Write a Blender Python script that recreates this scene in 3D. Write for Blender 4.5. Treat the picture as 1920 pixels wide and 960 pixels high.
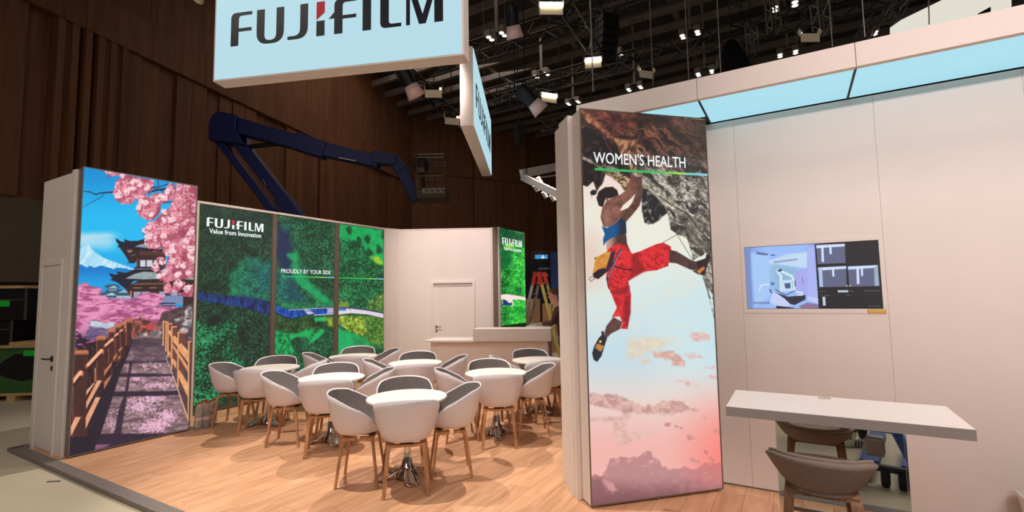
import bpy, bmesh, math, random
import numpy as np
from mathutils import Vector, Matrix

for o in list(bpy.data.objects): bpy.data.objects.remove(o)
SC = bpy.context.scene; COL = SC.collection
R = math.radians

# ------------------------------------------------------------------ camera
FPX, PITCH, ROLL, EYE = 907.59, 0.0774, -0.0171, 1.70
_f = Vector((0, math.cos(PITCH), math.sin(PITCH))); _r = Vector((1, 0, 0)); _u = _r.cross(_f)
CR = math.cos(ROLL)*_r+math.sin(ROLL)*_u; CU = -math.sin(ROLL)*_r+math.cos(ROLL)*_u
cam = bpy.data.cameras.new('camera'); cam.sensor_width = 36; cam.lens = FPX/1920*36; cam.clip_end = 200; cam.clip_start = .05
camo = bpy.data.objects.new('camera', cam); COL.objects.link(camo)
camo.matrix_world = Matrix(((CR.x, CU.x, -_f.x, 0), (CR.y, CU.y, -_f.y, 0), (CR.z, CU.z, -_f.z, EYE), (0, 0, 0, 1)))
SC.camera = camo
SC.view_settings.view_transform = 'Standard'; SC.view_settings.look = 'None'; SC.view_settings.gamma = 1; SC.view_settings.exposure = 0
SC.view_settings.use_curve_mapping = False

# ------------------------------------------------------------------ hall light
W = bpy.data.worlds.new('hall_air'); SC.world = W; W.use_nodes = True
W.node_tree.nodes['Background'].inputs[0].default_value = (1.0, .93, .86, 1); W.node_tree.nodes['Background'].inputs[1].default_value = .06

def light(kind, loc, aim, power, color=(1, .86, .74), size=.15, angle=60, blend=.4, sy=None):
    L = bpy.data.lights.new('lamp_or_fill', kind); L.energy = power; L.color = color
    if kind == 'SPOT': L.spot_size = R(angle); L.spot_blend = blend; L.shadow_soft_size = size
    elif kind == 'AREA':
        L.size = size
        if sy: L.shape = 'RECTANGLE'; L.size_y = sy
    o = bpy.data.objects.new('lamp_or_fill', L); COL.objects.link(o); o.location = loc
    o.rotation_euler = (Vector(aim)-Vector(loc)).to_track_quat('-Z', 'Y').to_euler()
    return o
WARM = (1, .88, .79); COOL = (1, .835, .81)
LIGHTS = [
    # stage spots over the lounge; the last is an added fill
    ('SPOT', (-2.5, 4.2, 6.8), (-1.1, 5.0, 0), 1250, WARM, .03, 47, .6),
    ('SPOT', (-2.2, 8.5, 6.7), (-2.5, 6.4, 0), 1050, WARM, .03, 84, .8),
    ('SPOT', (2.6, 7.6, 6.8), (-.9, 5.6, 0), 650, WARM, .03, 58, .6),
    ('SPOT', (3.6, 1.4, 6.9), (-3.6, 8.6, 2.0), 750, WARM, .06, 44, .8),  # added fill, brightens the rails and posts of the green wall
    # spots on the white walls, plus added spots brightening desk and counter goods
    ('SPOT', (-1.3, 6.6, 6.4), (-1.2, 10.7, 2.6), 1200, COOL, .10, 40, .9),
    ('SPOT', (.4, -4.0, 3.9), (3.7, 3.35, 3.0), 1450, COOL, .12, 40, 1.0),
    ('SPOT', (2.9, -.6, 6.5), (1.8, 2.6, .9), 950, COOL, .06, 21, .6),
    ('SPOT', (1.2, 10.2, 6.2), (.8, 13.4, .8), 800, COOL, .15, 44, .9),
    # unseen area fills added to raise the hall's general light
    ('AREA', (-2, -8, 6.5), (0, 6, 1.2), 220, (1, .86, .85), 5.0),
    ('AREA', (2.5, -4.5, 9), (2.0, -4.2, 0), 470, (1, .89, .86), 4.0),
    ('AREA', (-7.5, 3.0, 9), (-7.5, 3.2, 0), 130, (1, .90, .78), 4.0),
    ('AREA', (-3, 22, 14), (-4, 24, 0), 350, (1, .84, .70), 12.0),
]
for a in LIGHTS: light(*a)

def ray(px, py):
    d = _f*FPX+CR*(px-960)+CU*(480-py); return d.normalized()
def at_height(px, py, z):
    d = ray(px, py); return Vector((0, 0, EYE))+d*((z-EYE)/d.z)
def at_depth(px, py, D):
    d = ray(px, py); return Vector((0, 0, EYE))+d*(D/d.y)
def on_plane(px, py, p0, n):
    d = ray(px, py); o = Vector((0, 0, EYE)); n = Vector(n); return o+d*((Vector(p0)-o).dot(n)/d.dot(n))
# ------------------------------------------------------------------ mesh helpers
class MB:
    def __init__(s): s.v = []; s.f = []
    def add(s, vs, fs, M=None):
        b = len(s.v)
        s.v += [tuple(M @ Vector(p)) if M else tuple(p) for p in vs]; s.f += [tuple(b+i for i in f) for f in fs]; return s
    def box(s, x0, x1, y0, y1, z0, z1, M=None):
        return s.add([(x0, y0, z0), (x1, y0, z0), (x1, y1, z0), (x0, y1, z0), (x0, y0, z1), (x1, y0, z1), (x1, y1, z1), (x0, y1, z1)],
                     [(0, 3, 2, 1), (4, 5, 6, 7), (0, 1, 5, 4), (1, 2, 6, 5), (2, 3, 7, 6), (3, 0, 4, 7)], M)
    def bar(s, a, b, w, h, up=(0, 0, 1), w2=None, h2=None):
        a = Vector(a); b = Vector(b); t = (b-a).normalized(); u = Vector(up)
        if abs(t.dot(u)) > .98: u = Vector((0, 1, 0)) if abs(t.y) < .9 else Vector((1, 0, 0))
        x = t.cross(u).normalized(); y = x.cross(t).normalized(); w2 = w if w2 is None else w2; h2 = h if h2 is None else h2
        vs = [a+x*(i*w/2)+y*(j*h/2) for i, j in ((-1, -1), (1, -1), (1, 1), (-1, 1))]+[b+x*(i*w2/2)+y*(j*h2/2) for i, j in ((-1, -1), (1, -1), (1, 1), (-1, 1))]
        return s.add(vs, [(0, 1, 2, 3), (7, 6, 5, 4), (0, 4, 5, 1), (1, 5, 6, 2), (2, 6, 7, 3), (3, 7, 4, 0)])
    def tube(s, pts, r, n=8, cap=True):
        pts = [Vector(p) for p in pts]; m = len(pts); rs = r if isinstance(r, (list, tuple)) else [r]*m
        vs = []; pu = None
        for i, p in enumerate(pts):
            t = (pts[min(i+1, m-1)]-pts[max(i-1, 0)]).normalized()
            if pu is None: pu = Vector((0, 0, 1)) if abs(t.z) < .9 else Vector((1, 0, 0))
            x = t.cross(pu).normalized(); y = x.cross(t).normalized(); pu = y
            vs += [p+(x*math.cos(k*2*math.pi/n)+y*math.sin(k*2*math.pi/n))*rs[i] for k in range(n)]
        fs = [(i*n+k, i*n+(k+1) % n, (i+1)*n+(k+1) % n, (i+1)*n+k) for i in range(m-1) for k in range(n)]
        if cap: fs += [tuple(range(n))[::-1], tuple((m-1)*n+k for k in range(n))]
        return s.add(vs, fs)
    def sweep(s, pts, side, ws, ts):
        """flat strip along pts: width ws along 'side', thickness ts across"""
        pts = [Vector(p) for p in pts]; m = len(pts); vs = []
        for i, p in enumerate(pts):
            t = (pts[min(i+1, m-1)]-pts[max(i-1, 0)]).normalized(); x = Vector(side); x = (x-t*x.dot(t)).normalized(); y = x.cross(t)
            w = ws[i] if isinstance(ws, (list, tuple)) else ws; h = ts[i] if isinstance(ts, (list, tuple)) else ts
            vs += [p+x*(a*w/2)+y*(b*h/2) for a, b in ((-1, -1), (1, -1), (1, 1), (-1, 1))]
        fs = [(i*4+k, i*4+(k+1) % 4, (i+1)*4+(k+1) % 4, (i+1)*4+k) for i in range(m-1) for k in range(4)]+[(3, 2, 1, 0), tuple((m-1)*4+k for k in range(4))]
        return s.add(vs, fs)
    def lathe(s, prof, n=32, M=None):
        vs = []; fs = []
        for r, z in prof: vs += [(r*math.cos(k*2*math.pi/n), r*math.sin(k*2*math.pi/n), z) for k in range(n)]
        for i in range(len(prof)-1): fs += [(i*n+k, i*n+(k+1) % n, (i+1)*n+(k+1) % n, (i+1)*n+k) for k in range(n)]
        if prof[0][0] > 1e-6: fs.append(tuple(range(n))[::-1])
        if prof[-1][0] > 1e-6: fs.append(tuple((len(prof)-1)*n+k for k in range(n)))
        return s.add(vs, fs, M)
    def prism(s, poly, d0, d1, M=None):
        """polygon in local x,z pushed along local y from d0 to d1"""
        n = len(poly)
        vs = [(x, d0, z) for x, z in poly]+[(x, d1, z) for x, z in poly]
        fs = [tuple(range(n)), tuple(n+k for k in range(n))[::-1]]+[(k, n+k, n+(k+1) % n, (k+1) % n) for k in range(n)]
        return s.add(vs, fs, M)
    def ball(s, c, r, n=10, sc=(1, 1, 1), M=None):
        prof = [(math.sin(math.pi*i/n)*r, -math.cos(math.pi*i/n)*r) for i in range(n+1)]
        T = Matrix.Translation(c) @ Matrix.Diagonal((*sc, 1)); T = M @ T if M else T
        return s.lathe([(max(a, 1e-5), b) for a, b in prof], n+4, T)
    def mesh(s, name):
        me = bpy.data.meshes.new(name); me.from_pydata(s.v, [], s.f)
        bm = bmesh.new(); bm.from_mesh(me); bmesh.ops.recalc_face_normals(bm, faces=bm.faces); bm.to_mesh(me); bm.free(); return me
    def build(s, name, mat, parent=None, smooth=None, bevel=0, seg=2, sub=0):
        me = s.mesh(name); o = link(name, me, mat, parent)
        if smooth is not None:
            me.polygons.foreach_set('use_smooth', [True]*len(me.polygons)); me.set_sharp_from_angle(angle=R(smooth))
        if bevel:
            b = o.modifiers.new('bevel', 'BEVEL'); b.width = bevel; b.segments = seg; b.limit_method = 'ANGLE'; b.angle_limit = R(40)
        if sub:
            b = o.modifiers.new('sub', 'SUBSURF'); b.levels = sub; b.render_levels = sub
        return o

def link(name, me, mat=None, parent=None):
    o = bpy.data.objects.new(name, me); COL.objects.link(o)
    if mat is not None and not me.materials: me.materials.append(mat)
    if parent is not None: o.parent = parent
    return o
def tag(o, label=None, cat=None, group=None, kind=None):
    if label: o['label'] = label
    if cat: o['category'] = cat
    if group: o['group'] = group
    if kind: o['kind'] = kind
    return o
def thing(name, label, cat, loc=(0, 0, 0), rz=0, group=None, rot=None):
    o = bpy.data.objects.new(name, None); COL.objects.link(o); o.location = loc; o.rotation_euler = rot or (0, 0, rz); o.empty_display_size = .1
    return tag(o, label, cat, group)
def structure(name, loc=(0, 0, 0), rz=0):
    o = bpy.data.objects.new(name, None); COL.objects.link(o); o.location = loc; o.rotation_euler = (0, 0, rz); o['kind'] = 'structure'; return o
def dup(root, loc, rz, label=None, group=None):
    kids = {}
    for c in bpy.data.objects:
        if c.parent: kids.setdefault(c.parent, []).append(c)
    r = root.copy(); COL.objects.link(r); r.location = loc; r.rotation_euler = (0, 0, rz)
    if label: r['label'] = label
    if group: r['group'] = group
    for ch in kids.get(root, []):
        c = ch.copy(); COL.objects.link(c); c.parent = r
        for g in kids.get(ch, []):
            d = g.copy(); COL.objects.link(d); d.parent = c
    return r

# ------------------------------------------------------------------ materials
def lin(c): return tuple((x/255/12.92 if x/255 <= .04045 else ((x/255+.055)/1.055)**2.4) for x in c)
def mat(name, rgb, rough=.6, metal=0, var=.06, scale=8, bump=0, spec=.5, stretch=(1, 1, 1)):
    m = bpy.data.materials.new(name); m.use_nodes = True; nt = m.node_tree; p = nt.nodes['Principled BSDF']; L = nt.links
    c = lin(rgb)
    tc = nt.nodes.new('ShaderNodeTexCoord'); mp = nt.nodes.new('ShaderNodeMapping'); mp.inputs[3].default_value = stretch
    nz = nt.nodes.new('ShaderNodeTexNoise'); nz.inputs['Scale'].default_value = scale; nz.inputs['Detail'].default_value = 4
    L.new(tc.outputs['Object'], mp.inputs[0]); L.new(mp.outputs[0], nz.inputs[0])
    rp = nt.nodes.new('ShaderNodeValToRGB'); rp.color_ramp.elements[0].position = .3; rp.color_ramp.elements[1].position = .7
    rp.color_ramp.elements[0].color = (*[x*(1-var) for x in c], 1); rp.color_ramp.elements[1].color = (*[min(1, x*(1+var)) for x in c], 1)
    L.new(nz.outputs[0], rp.inputs[0]); L.new(rp.outputs[0], p.inputs['Base Color'])
    p.inputs['Roughness'].default_value = rough; p.inputs['Metallic'].default_value = metal; p.inputs['Specular IOR Level'].default_value = spec
    if bump:
        b = nt.nodes.new('ShaderNodeBump'); b.inputs['Strength'].default_value = bump; b.inputs['Distance'].default_value = .01
        L.new(nz.outputs[0], b.inputs['Height']); L.new(b.outputs[0], p.inputs['Normal'])
    return m
def glow(name, rgb, strength=1.0):
    m = bpy.data.materials.new(name); m.use_nodes = True; p = m.node_tree.nodes['Principled BSDF']
    p.inputs['Base Color'].default_value = (.02, .02, .02, 1); p.inputs['Roughness'].default_value = .5
    p.inputs['Emission Color'].default_value = (*lin(rgb), 1); p.inputs['Emission Strength'].default_value = strength; return m
def print_mat(name, strength=1.0):
    m = bpy.data.materials.new(name); m.use_nodes = True; nt = m.node_tree; p = nt.nodes['Principled BSDF']
    a = nt.nodes.new('ShaderNodeVertexColor'); a.layer_name = 'print'
    p.inputs['Base Color'].default_value = (.03, .03, .03, 1); p.inputs['Roughness'].default_value = .55; p.inputs['Specular IOR Level'].default_value = .15
    nt.links.new(a.outputs[0], p.inputs['Emission Color']); p.inputs['Emission Strength'].default_value = strength; return m
def wood_mat(name, c0, c1, scale=3.0, stretch=(14, 1, 14), rough=.45, rnd=.18):
    m = bpy.data.materials.new(name); m.use_nodes = True; nt = m.node_tree; p = nt.nodes['Principled BSDF']; L = nt.links
    tc = nt.nodes.new('ShaderNodeTexCoord'); oi = nt.nodes.new('ShaderNodeObjectInfo'); ad = nt.nodes.new('ShaderNodeVectorMath'); ad.operation = 'ADD'
    sc = nt.nodes.new('ShaderNodeMath'); sc.operation = 'MULTIPLY'; sc.inputs[1].default_value = 40; L.new(oi.outputs['Random'], sc.inputs[0]); L.new(tc.outputs['Object'], ad.inputs[0]); L.new(sc.outputs[0], ad.inputs[1])
    mp = nt.nodes.new('ShaderNodeMapping'); mp.inputs[3].default_value = stretch; L.new(ad.outputs[0], mp.inputs[0])
    nz = nt.nodes.new('ShaderNodeTexNoise'); nz.inputs['Scale'].default_value = scale; nz.inputs['Detail'].default_value = 6; nz.inputs['Distortion'].default_value = .6; L.new(mp.outputs[0], nz.inputs[0])
    rp = nt.nodes.new('ShaderNodeValToRGB'); rp.color_ramp.elements[0].position = .32; rp.color_ramp.elements[1].position = .62
    rp.color_ramp.elements[0].color = (*lin(c0), 1); rp.color_ramp.elements[1].color = (*lin(c1), 1); L.new(nz.outputs[0], rp.inputs[0])
    hs = nt.nodes.new('ShaderNodeHueSaturation'); mr = nt.nodes.new('ShaderNodeMapRange'); mr.inputs[3].default_value = 1-rnd; mr.inputs[4].default_value = 1+rnd*.5
    L.new(oi.outputs['Random'], mr.inputs[0]); L.new(mr.outputs[0], hs.inputs['Value']); L.new(rp.outputs[0], hs.inputs['Color']); L.new(hs.outputs[0], p.inputs['Base Color'])
    p.inputs['Roughness'].default_value = rough; p.inputs['Specular IOR Level'].default_value = .35
    return m
M = dict(
    white=mat('painted_white_board', (232, 222, 214), .7, var=.015, scale=3, spec=.25),
    shell=mat('white_plastic', (224, 218, 220), .38, var=.01, scale=3),
    top=mat('white_laminate', (244, 236, 226), .4, var=.01),
    felt=mat('grey_felt', (128, 122, 120), .95, var=.16, scale=120, bump=.3, spec=.1),
    felt_dark=mat('taupe_felt', (132, 118, 108), .95, var=.14, scale=120, bump=.3, spec=.1),
    chrome=mat('chrome', (225, 222, 220), .06, 1, var=.01),
    steel=mat('brushed_steel', (160, 155, 150), .35, 1, var=.05),
    alu=mat('grey_aluminium', (140, 134, 130), .45, .6, var=.05),
    edge=mat('grey_edge_trim', (132, 124, 118), .55, .2, var=.08, scale=20),
    post=mat('taupe_post', (112, 98, 88), .7, var=.04),
    oak=wood_mat('oak_legs', (164, 116, 76), (202, 152, 106), 5, (9, 9, 1), .5, .12),
    walnut=wood_mat('brown_legs', (112, 80, 56), (140, 104, 74), 5, (9, 9, 1), .5, .1),
    plank=wood_mat('oak_planks', (200, 148, 110), (224, 176, 136), 1.6, (8, 1.0, 8), .5, .07),
    concrete=mat('hall_floor_concrete', (200, 190, 164), .6, var=.08, scale=.9, bump=.05),
    hall=wood_mat('hall_wood_cladding', (112, 72, 48), (134, 88, 60), 1.2, (4, 4, .3), .7, .15),
    hallgrey=mat('hall_grey_cladding', (104, 92, 76), .8, var=.05, scale=.5),
    dark=mat('dark_ceiling', (104, 99, 98), .9, var=.15, scale=1.5),
    beam=mat('ceiling_steel', (158, 150, 146), .7, 0, var=.15, scale=2),
    black=mat('black_metal', (26, 26, 29), .5, .3, var=.1),
    truss=mat('truss_aluminium', (120, 116, 112), .4, .8, var=.1),
    blackrub=mat('black_rubber', (24, 24, 25), .8, var=.1),
    gap=mat('dark_joint', (58, 66, 70), .8, var=.02),
    seam=mat('seam_grey', (196, 186, 178), .8, var=.02),
    cream=mat('cream_lamp_flap', (226, 214, 184), .5, var=.03),
    pinkflap=mat('pale_lamp_shade', (226, 196, 190), .45, var=.03),
    blue=mat('blue_boom_paint', (22, 34, 98), .45, .1, var=.08),
    green=mat('green_container_paint', (52, 92, 44), .7, var=.12, scale=3),
    card=mat('brown_cardboard', (150, 112, 74), .85, var=.08),
    plywood=mat('pale_plywood', (190, 160, 112), .7, var=.08),
    yellowtape=mat('yellow_tape', (224, 178, 74), .6, var=.03),
    greentag=mat('green_tag', (20, 190, 60), .6, var=.02),
    red=mat('red_plastic', (196, 54, 36), .5, var=.05),
    yellow=mat('yellow_rail', (206, 186, 92), .5, .2, var=.06),
    bluepanel=mat('blue_panel', (36, 78, 150), .6, var=.05),
    darkblue=mat('dark_machine', (38, 42, 52), .6, .2, var=.1),
    skin=mat('skin', (216, 160, 136), .6, var=.04), hair=mat('auburn_hair', (92, 54, 36), .7, var=.2, scale=60),
    sweater=mat('maroon_sweater', (88, 52, 50), .9, var=.08, scale=40), trousers=mat('dark_trousers', (54, 50, 50), .9, var=.08), beige=mat('beige_trousers', (150, 128, 104), .9, var=.06),
    sneaker=mat('white_sneaker', (226, 220, 208), .6, var=.03), sneakstripe=mat('black_stripe', (28, 28, 32), .6),
    logo_dark=mat('near_black_letters', (30, 30, 44), .35, var=.02), logo_red=mat('red_letter', (216, 26, 50), .4, var=.02), ink=mat('dark_ink', (54, 52, 90), .6),
    sign=glow('lit_sign_face', (186, 226, 238), .92), soffit=glow('lit_soffit', (166, 222, 238), .95), letter=glow('lit_white_letter', (240, 246, 246), 1.0), letter_red=glow('lit_red_letter', (226, 30, 54), 1.0),
    lamp=glow('warm_lamp', (255, 236, 200), 14), lampdot=glow('downlight', (255, 240, 226), 5), bulb=glow('spot_bulb', (255, 250, 240), 3.0), farlit=glow('lit_banner', (238, 234, 220), .88), trussdark=mat('dark_truss', (72, 69, 68), .6, .2, var=.1),
    exitsign=glow('blue_exit_sign', (70, 150, 210), .9), exitwhite=glow('white_exit_symbol', (220, 240, 250), 1.0),
    prints=print_mat('backlit_print', 1.0), screen=print_mat('screen_picture', 1.0),
    palealu=mat('pale_ladder_rail', (176, 170, 162), .5, .1, var=.04), deskedge=mat('grey_desk_edge', (150, 140, 134), .6, var=.02), bottle=None,
)
def glass_mat():
    m = bpy.data.materials.new('clear_bottle_plastic'); m.use_nodes = True; p = m.node_tree.nodes['Principled BSDF']
    p.inputs['Base Color'].default_value = (.75, .72, .68, 1); p.inputs['Roughness'].default_value = .12; p.inputs['Transmission Weight'].default_value = .75; p.inputs['IOR'].default_value = 1.2; return m
M['bottle'] = glass_mat()
def line_mat():
    m = glow('lit_gradient_line', (255, 255, 255), 1.0); nt = m.node_tree; p = nt.nodes['Principled BSDF']
    tc = nt.nodes.new('ShaderNodeTexCoord'); sx = nt.nodes.new('ShaderNodeSeparateXYZ'); rp = nt.nodes.new('ShaderNodeValToRGB'); e = rp.color_ramp.elements
    e[0].position = 0; e[0].color = (*lin((30, 180, 90)), 1); e[1].position = 1; e[1].color = (*lin((150, 206, 232)), 1)
    for pos, c in ((.55, (44, 190, 96)), (.74, (150, 214, 60)), (.86, (110, 200, 200))): k = e.new(pos); k.color = (*lin(c), 1)
    nt.links.new(tc.outputs['Generated'], sx.inputs[0]); nt.links.new(sx.outputs[0], rp.inputs[0]); nt.links.new(rp.outputs[0], p.inputs['Emission Color']); return m
M['line'] = line_mat()
# ------------------------------------------------------------------ printed pictures (flat prints, one colour per mesh vertex)
def homography(src, dst):
    A = []; b = []
    for (x, y), (X, Y) in zip(src, dst):
        A.append([x, y, 1, 0, 0, 0, -X*x, -X*y]); b.append(X)
        A.append([0, 0, 0, x, y, 1, -Y*x, -Y*y]); b.append(Y)
    h = np.linalg.solve(np.array(A, float), np.array(b, float))
    return np.append(h, 1).reshape(3, 3)

def vnoise(x, y, seed=0):
    xi = np.floor(x).astype(np.int64); yi = np.floor(y).astype(np.int64)
    xf = x-xi; yf = y-yi
    xf = xf*xf*(3-2*xf); yf = yf*yf*(3-2*yf)
    def hsh(a, b):
        n = (a*374761393 + b*668265263 + seed*982451653) & 0x7fffffff
        n = ((n ^ (n >> 13))*1274126177) & 0x7fffffff
        n = (n ^ (n >> 16)) & 0xffff
        return n/65535.0
    a = hsh(xi, yi); b = hsh(xi+1, yi); c = hsh(xi, yi+1); d = hsh(xi+1, yi+1)
    return a+(b-a)*xf+(c-a)*yf+(a-b-c+d)*xf*yf

def fbm(x, y, octs=4, seed=0, gain=.5):
    s = 0; a = 1.0; t = 0
    for o in range(octs):
        s = s+a*vnoise(x*2**o+17.3*o, y*2**o-9.1*o, seed+o); t += a; a *= gain
    return s/t

def sst(a, b, x):
    t = np.clip((x-a)/(b-a), 0, 1)
    return t*t*(3-2*t)

def mix(a, b, t):
    t = np.asarray(t)
    if t.ndim and (t.ndim == 1 or t.shape[-1] != 1): t = t[..., None]
    return np.asarray(a, float)*(1-t)+np.asarray(b, float)*t

class Art:
    """a picture sampled on nu x nv points; drawing coordinates are fixed by its four corners (bl, br, tr, tl)"""
    def __init__(s, corners, nu, nv):
        s.nu, s.nv = nu, nv
        s.H = homography([(0, 0), (1, 0), (1, 1), (0, 1)], corners); s.Hi = np.linalg.inv(s.H)
        u, v = np.meshgrid(np.linspace(0, 1, nu), np.linspace(0, 1, nv))
        w = s.H[2, 0]*u+s.H[2, 1]*v+s.H[2, 2]
        s.X = ((s.H[0, 0]*u+s.H[0, 1]*v+s.H[0, 2])/w).ravel(); s.Y = ((s.H[1, 0]*u+s.H[1, 1]*v+s.H[1, 2])/w).ravel()
        s.C = np.zeros((nu*nv, 3))
    def full(s, fn):
        s.C[:] = fn(s.X, s.Y)/255.0
    def put(s, idx, m, col):
        if callable(col): col = col(s.X[idx], s.Y[idx])
        s.C[idx] = s.C[idx]*(1-m[:, None])+(np.asarray(col, float)/255.0)*m[:, None]
    def fill(s, poly, col, soft=.7, alpha=1.0, wob=0, ws=6, seed=1):
        p = np.array(poly, float); mg = soft+wob+1
        idx = np.nonzero((s.X > p[:, 0].min()-mg) & (s.X < p[:, 0].max()+mg) & (s.Y > p[:, 1].min()-mg) & (s.Y < p[:, 1].max()+mg))[0]
        if not len(idx): return
        x = s.X[idx]; y = s.Y[idx]
        d2 = np.full(len(idx), 1e9); ins = np.zeros(len(idx), bool)
        for i in range(len(p)):
            ax, ay = p[i]; bx, by = p[(i+1) % len(p)]
            ex, ey = bx-ax, by-ay; l2 = ex*ex+ey*ey+1e-12
            t = np.clip(((x-ax)*ex+(y-ay)*ey)/l2, 0, 1)
            d2 = np.minimum(d2, (x-ax-t*ex)**2+(y-ay-t*ey)**2)
            if ay != by: ins ^= ((ay > y) != (by > y)) & (x < (bx-ax)*(y-ay)/(by-ay)+ax)
        d = np.sqrt(d2)*np.where(ins, 1, -1)
        if wob: d = d+(fbm(x/ws, y/ws, 3, seed)-.5)*2*wob
        s.put(idx, np.clip(d/(2*soft)+.5, 0, 1)*alpha, col)
    def line(s, pts, w, col, alpha=1.0, soft=.5):
        p = np.array(pts, float)
        ws = np.broadcast_to(np.asarray(w, float), (len(p),)); mg = ws.max()+soft+1
        idx = np.nonzero((s.X > p[:, 0].min()-mg) & (s.X < p[:, 0].max()+mg) & (s.Y > p[:, 1].min()-mg) & (s.Y < p[:, 1].max()+mg))[0]
        if not len(idx): return
        x = s.X[idx]; y = s.Y[idx]; d = np.full(len(idx), -1e9)
        for i in range(len(p)-1):
            ax, ay = p[i]; bx, by = p[i+1]; ex, ey = bx-ax, by-ay; l2 = ex*ex+ey*ey+1e-12
            t = np.clip(((x-ax)*ex+(y-ay)*ey)/l2, 0, 1)
            d = np.maximum(d, (ws[i]*(1-t)+ws[i+1]*t)/2-np.hypot(x-ax-t*ex, y-ay-t*ey))
        s.put(idx, np.clip(d/(2*soft)+.5, 0, 1)*alpha, col)
    def dots(s, xs, ys, rs, cols, alpha=1.0, soft=.6):
        w = s.Hi[2, 0]*xs+s.Hi[2, 1]*ys+s.Hi[2, 2]
        ui = (s.Hi[0, 0]*xs+s.Hi[0, 1]*ys+s.Hi[0, 2])/w*(s.nu-1); vi = (s.Hi[1, 0]*xs+s.Hi[1, 1]*ys+s.Hi[1, 2])/w*(s.nv-1)
        X = s.X.reshape(s.nv, s.nu); Y = s.Y.reshape(s.nv, s.nu); C = s.C.reshape(s.nv, s.nu, 3)
        px = abs(X[s.nv//2, s.nu//2+1]-X[s.nv//2, s.nu//2]); py = abs(Y[s.nv//2+1, s.nu//2]-Y[s.nv//2, s.nu//2])
        for x, y, r, c, u, v in zip(xs, ys, rs, cols, ui, vi):
            ru = int((r+1)/px*1.4)+2; rv = int((r+1)/py*1.4)+2
            u0, u1, v0, v1 = max(0, int(u)-ru), min(s.nu, int(u)+ru+1), max(0, int(v)-rv), min(s.nv, int(v)+rv+1)
            if u0 >= u1 or v0 >= v1: continue
            d = r-np.hypot(X[v0:v1, u0:u1]-x, Y[v0:v1, u0:u1]-y)
            m = (np.clip(d/(2*soft)+.5, 0, 1)*alpha)[..., None]
            C[v0:v1, u0:u1] = C[v0:v1, u0:u1]*(1-m)+np.asarray(c)/255.0*m

def inpoly(poly, x, y):
    p = np.array(poly, float); ins = np.zeros(len(x), bool)
    for i in range(len(p)):
        ax, ay = p[i]; bx, by = p[(i+1) % len(p)]
        if ay != by: ins ^= ((ay > y) != (by > y)) & (x < (bx-ax)*(y-ay)/(by-ay)+ax)
    return ins

def crop(ox, oy, k):
    return lambda *pts: [(ox+a/k, oy+b/k) for a, b in pts]

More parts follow.
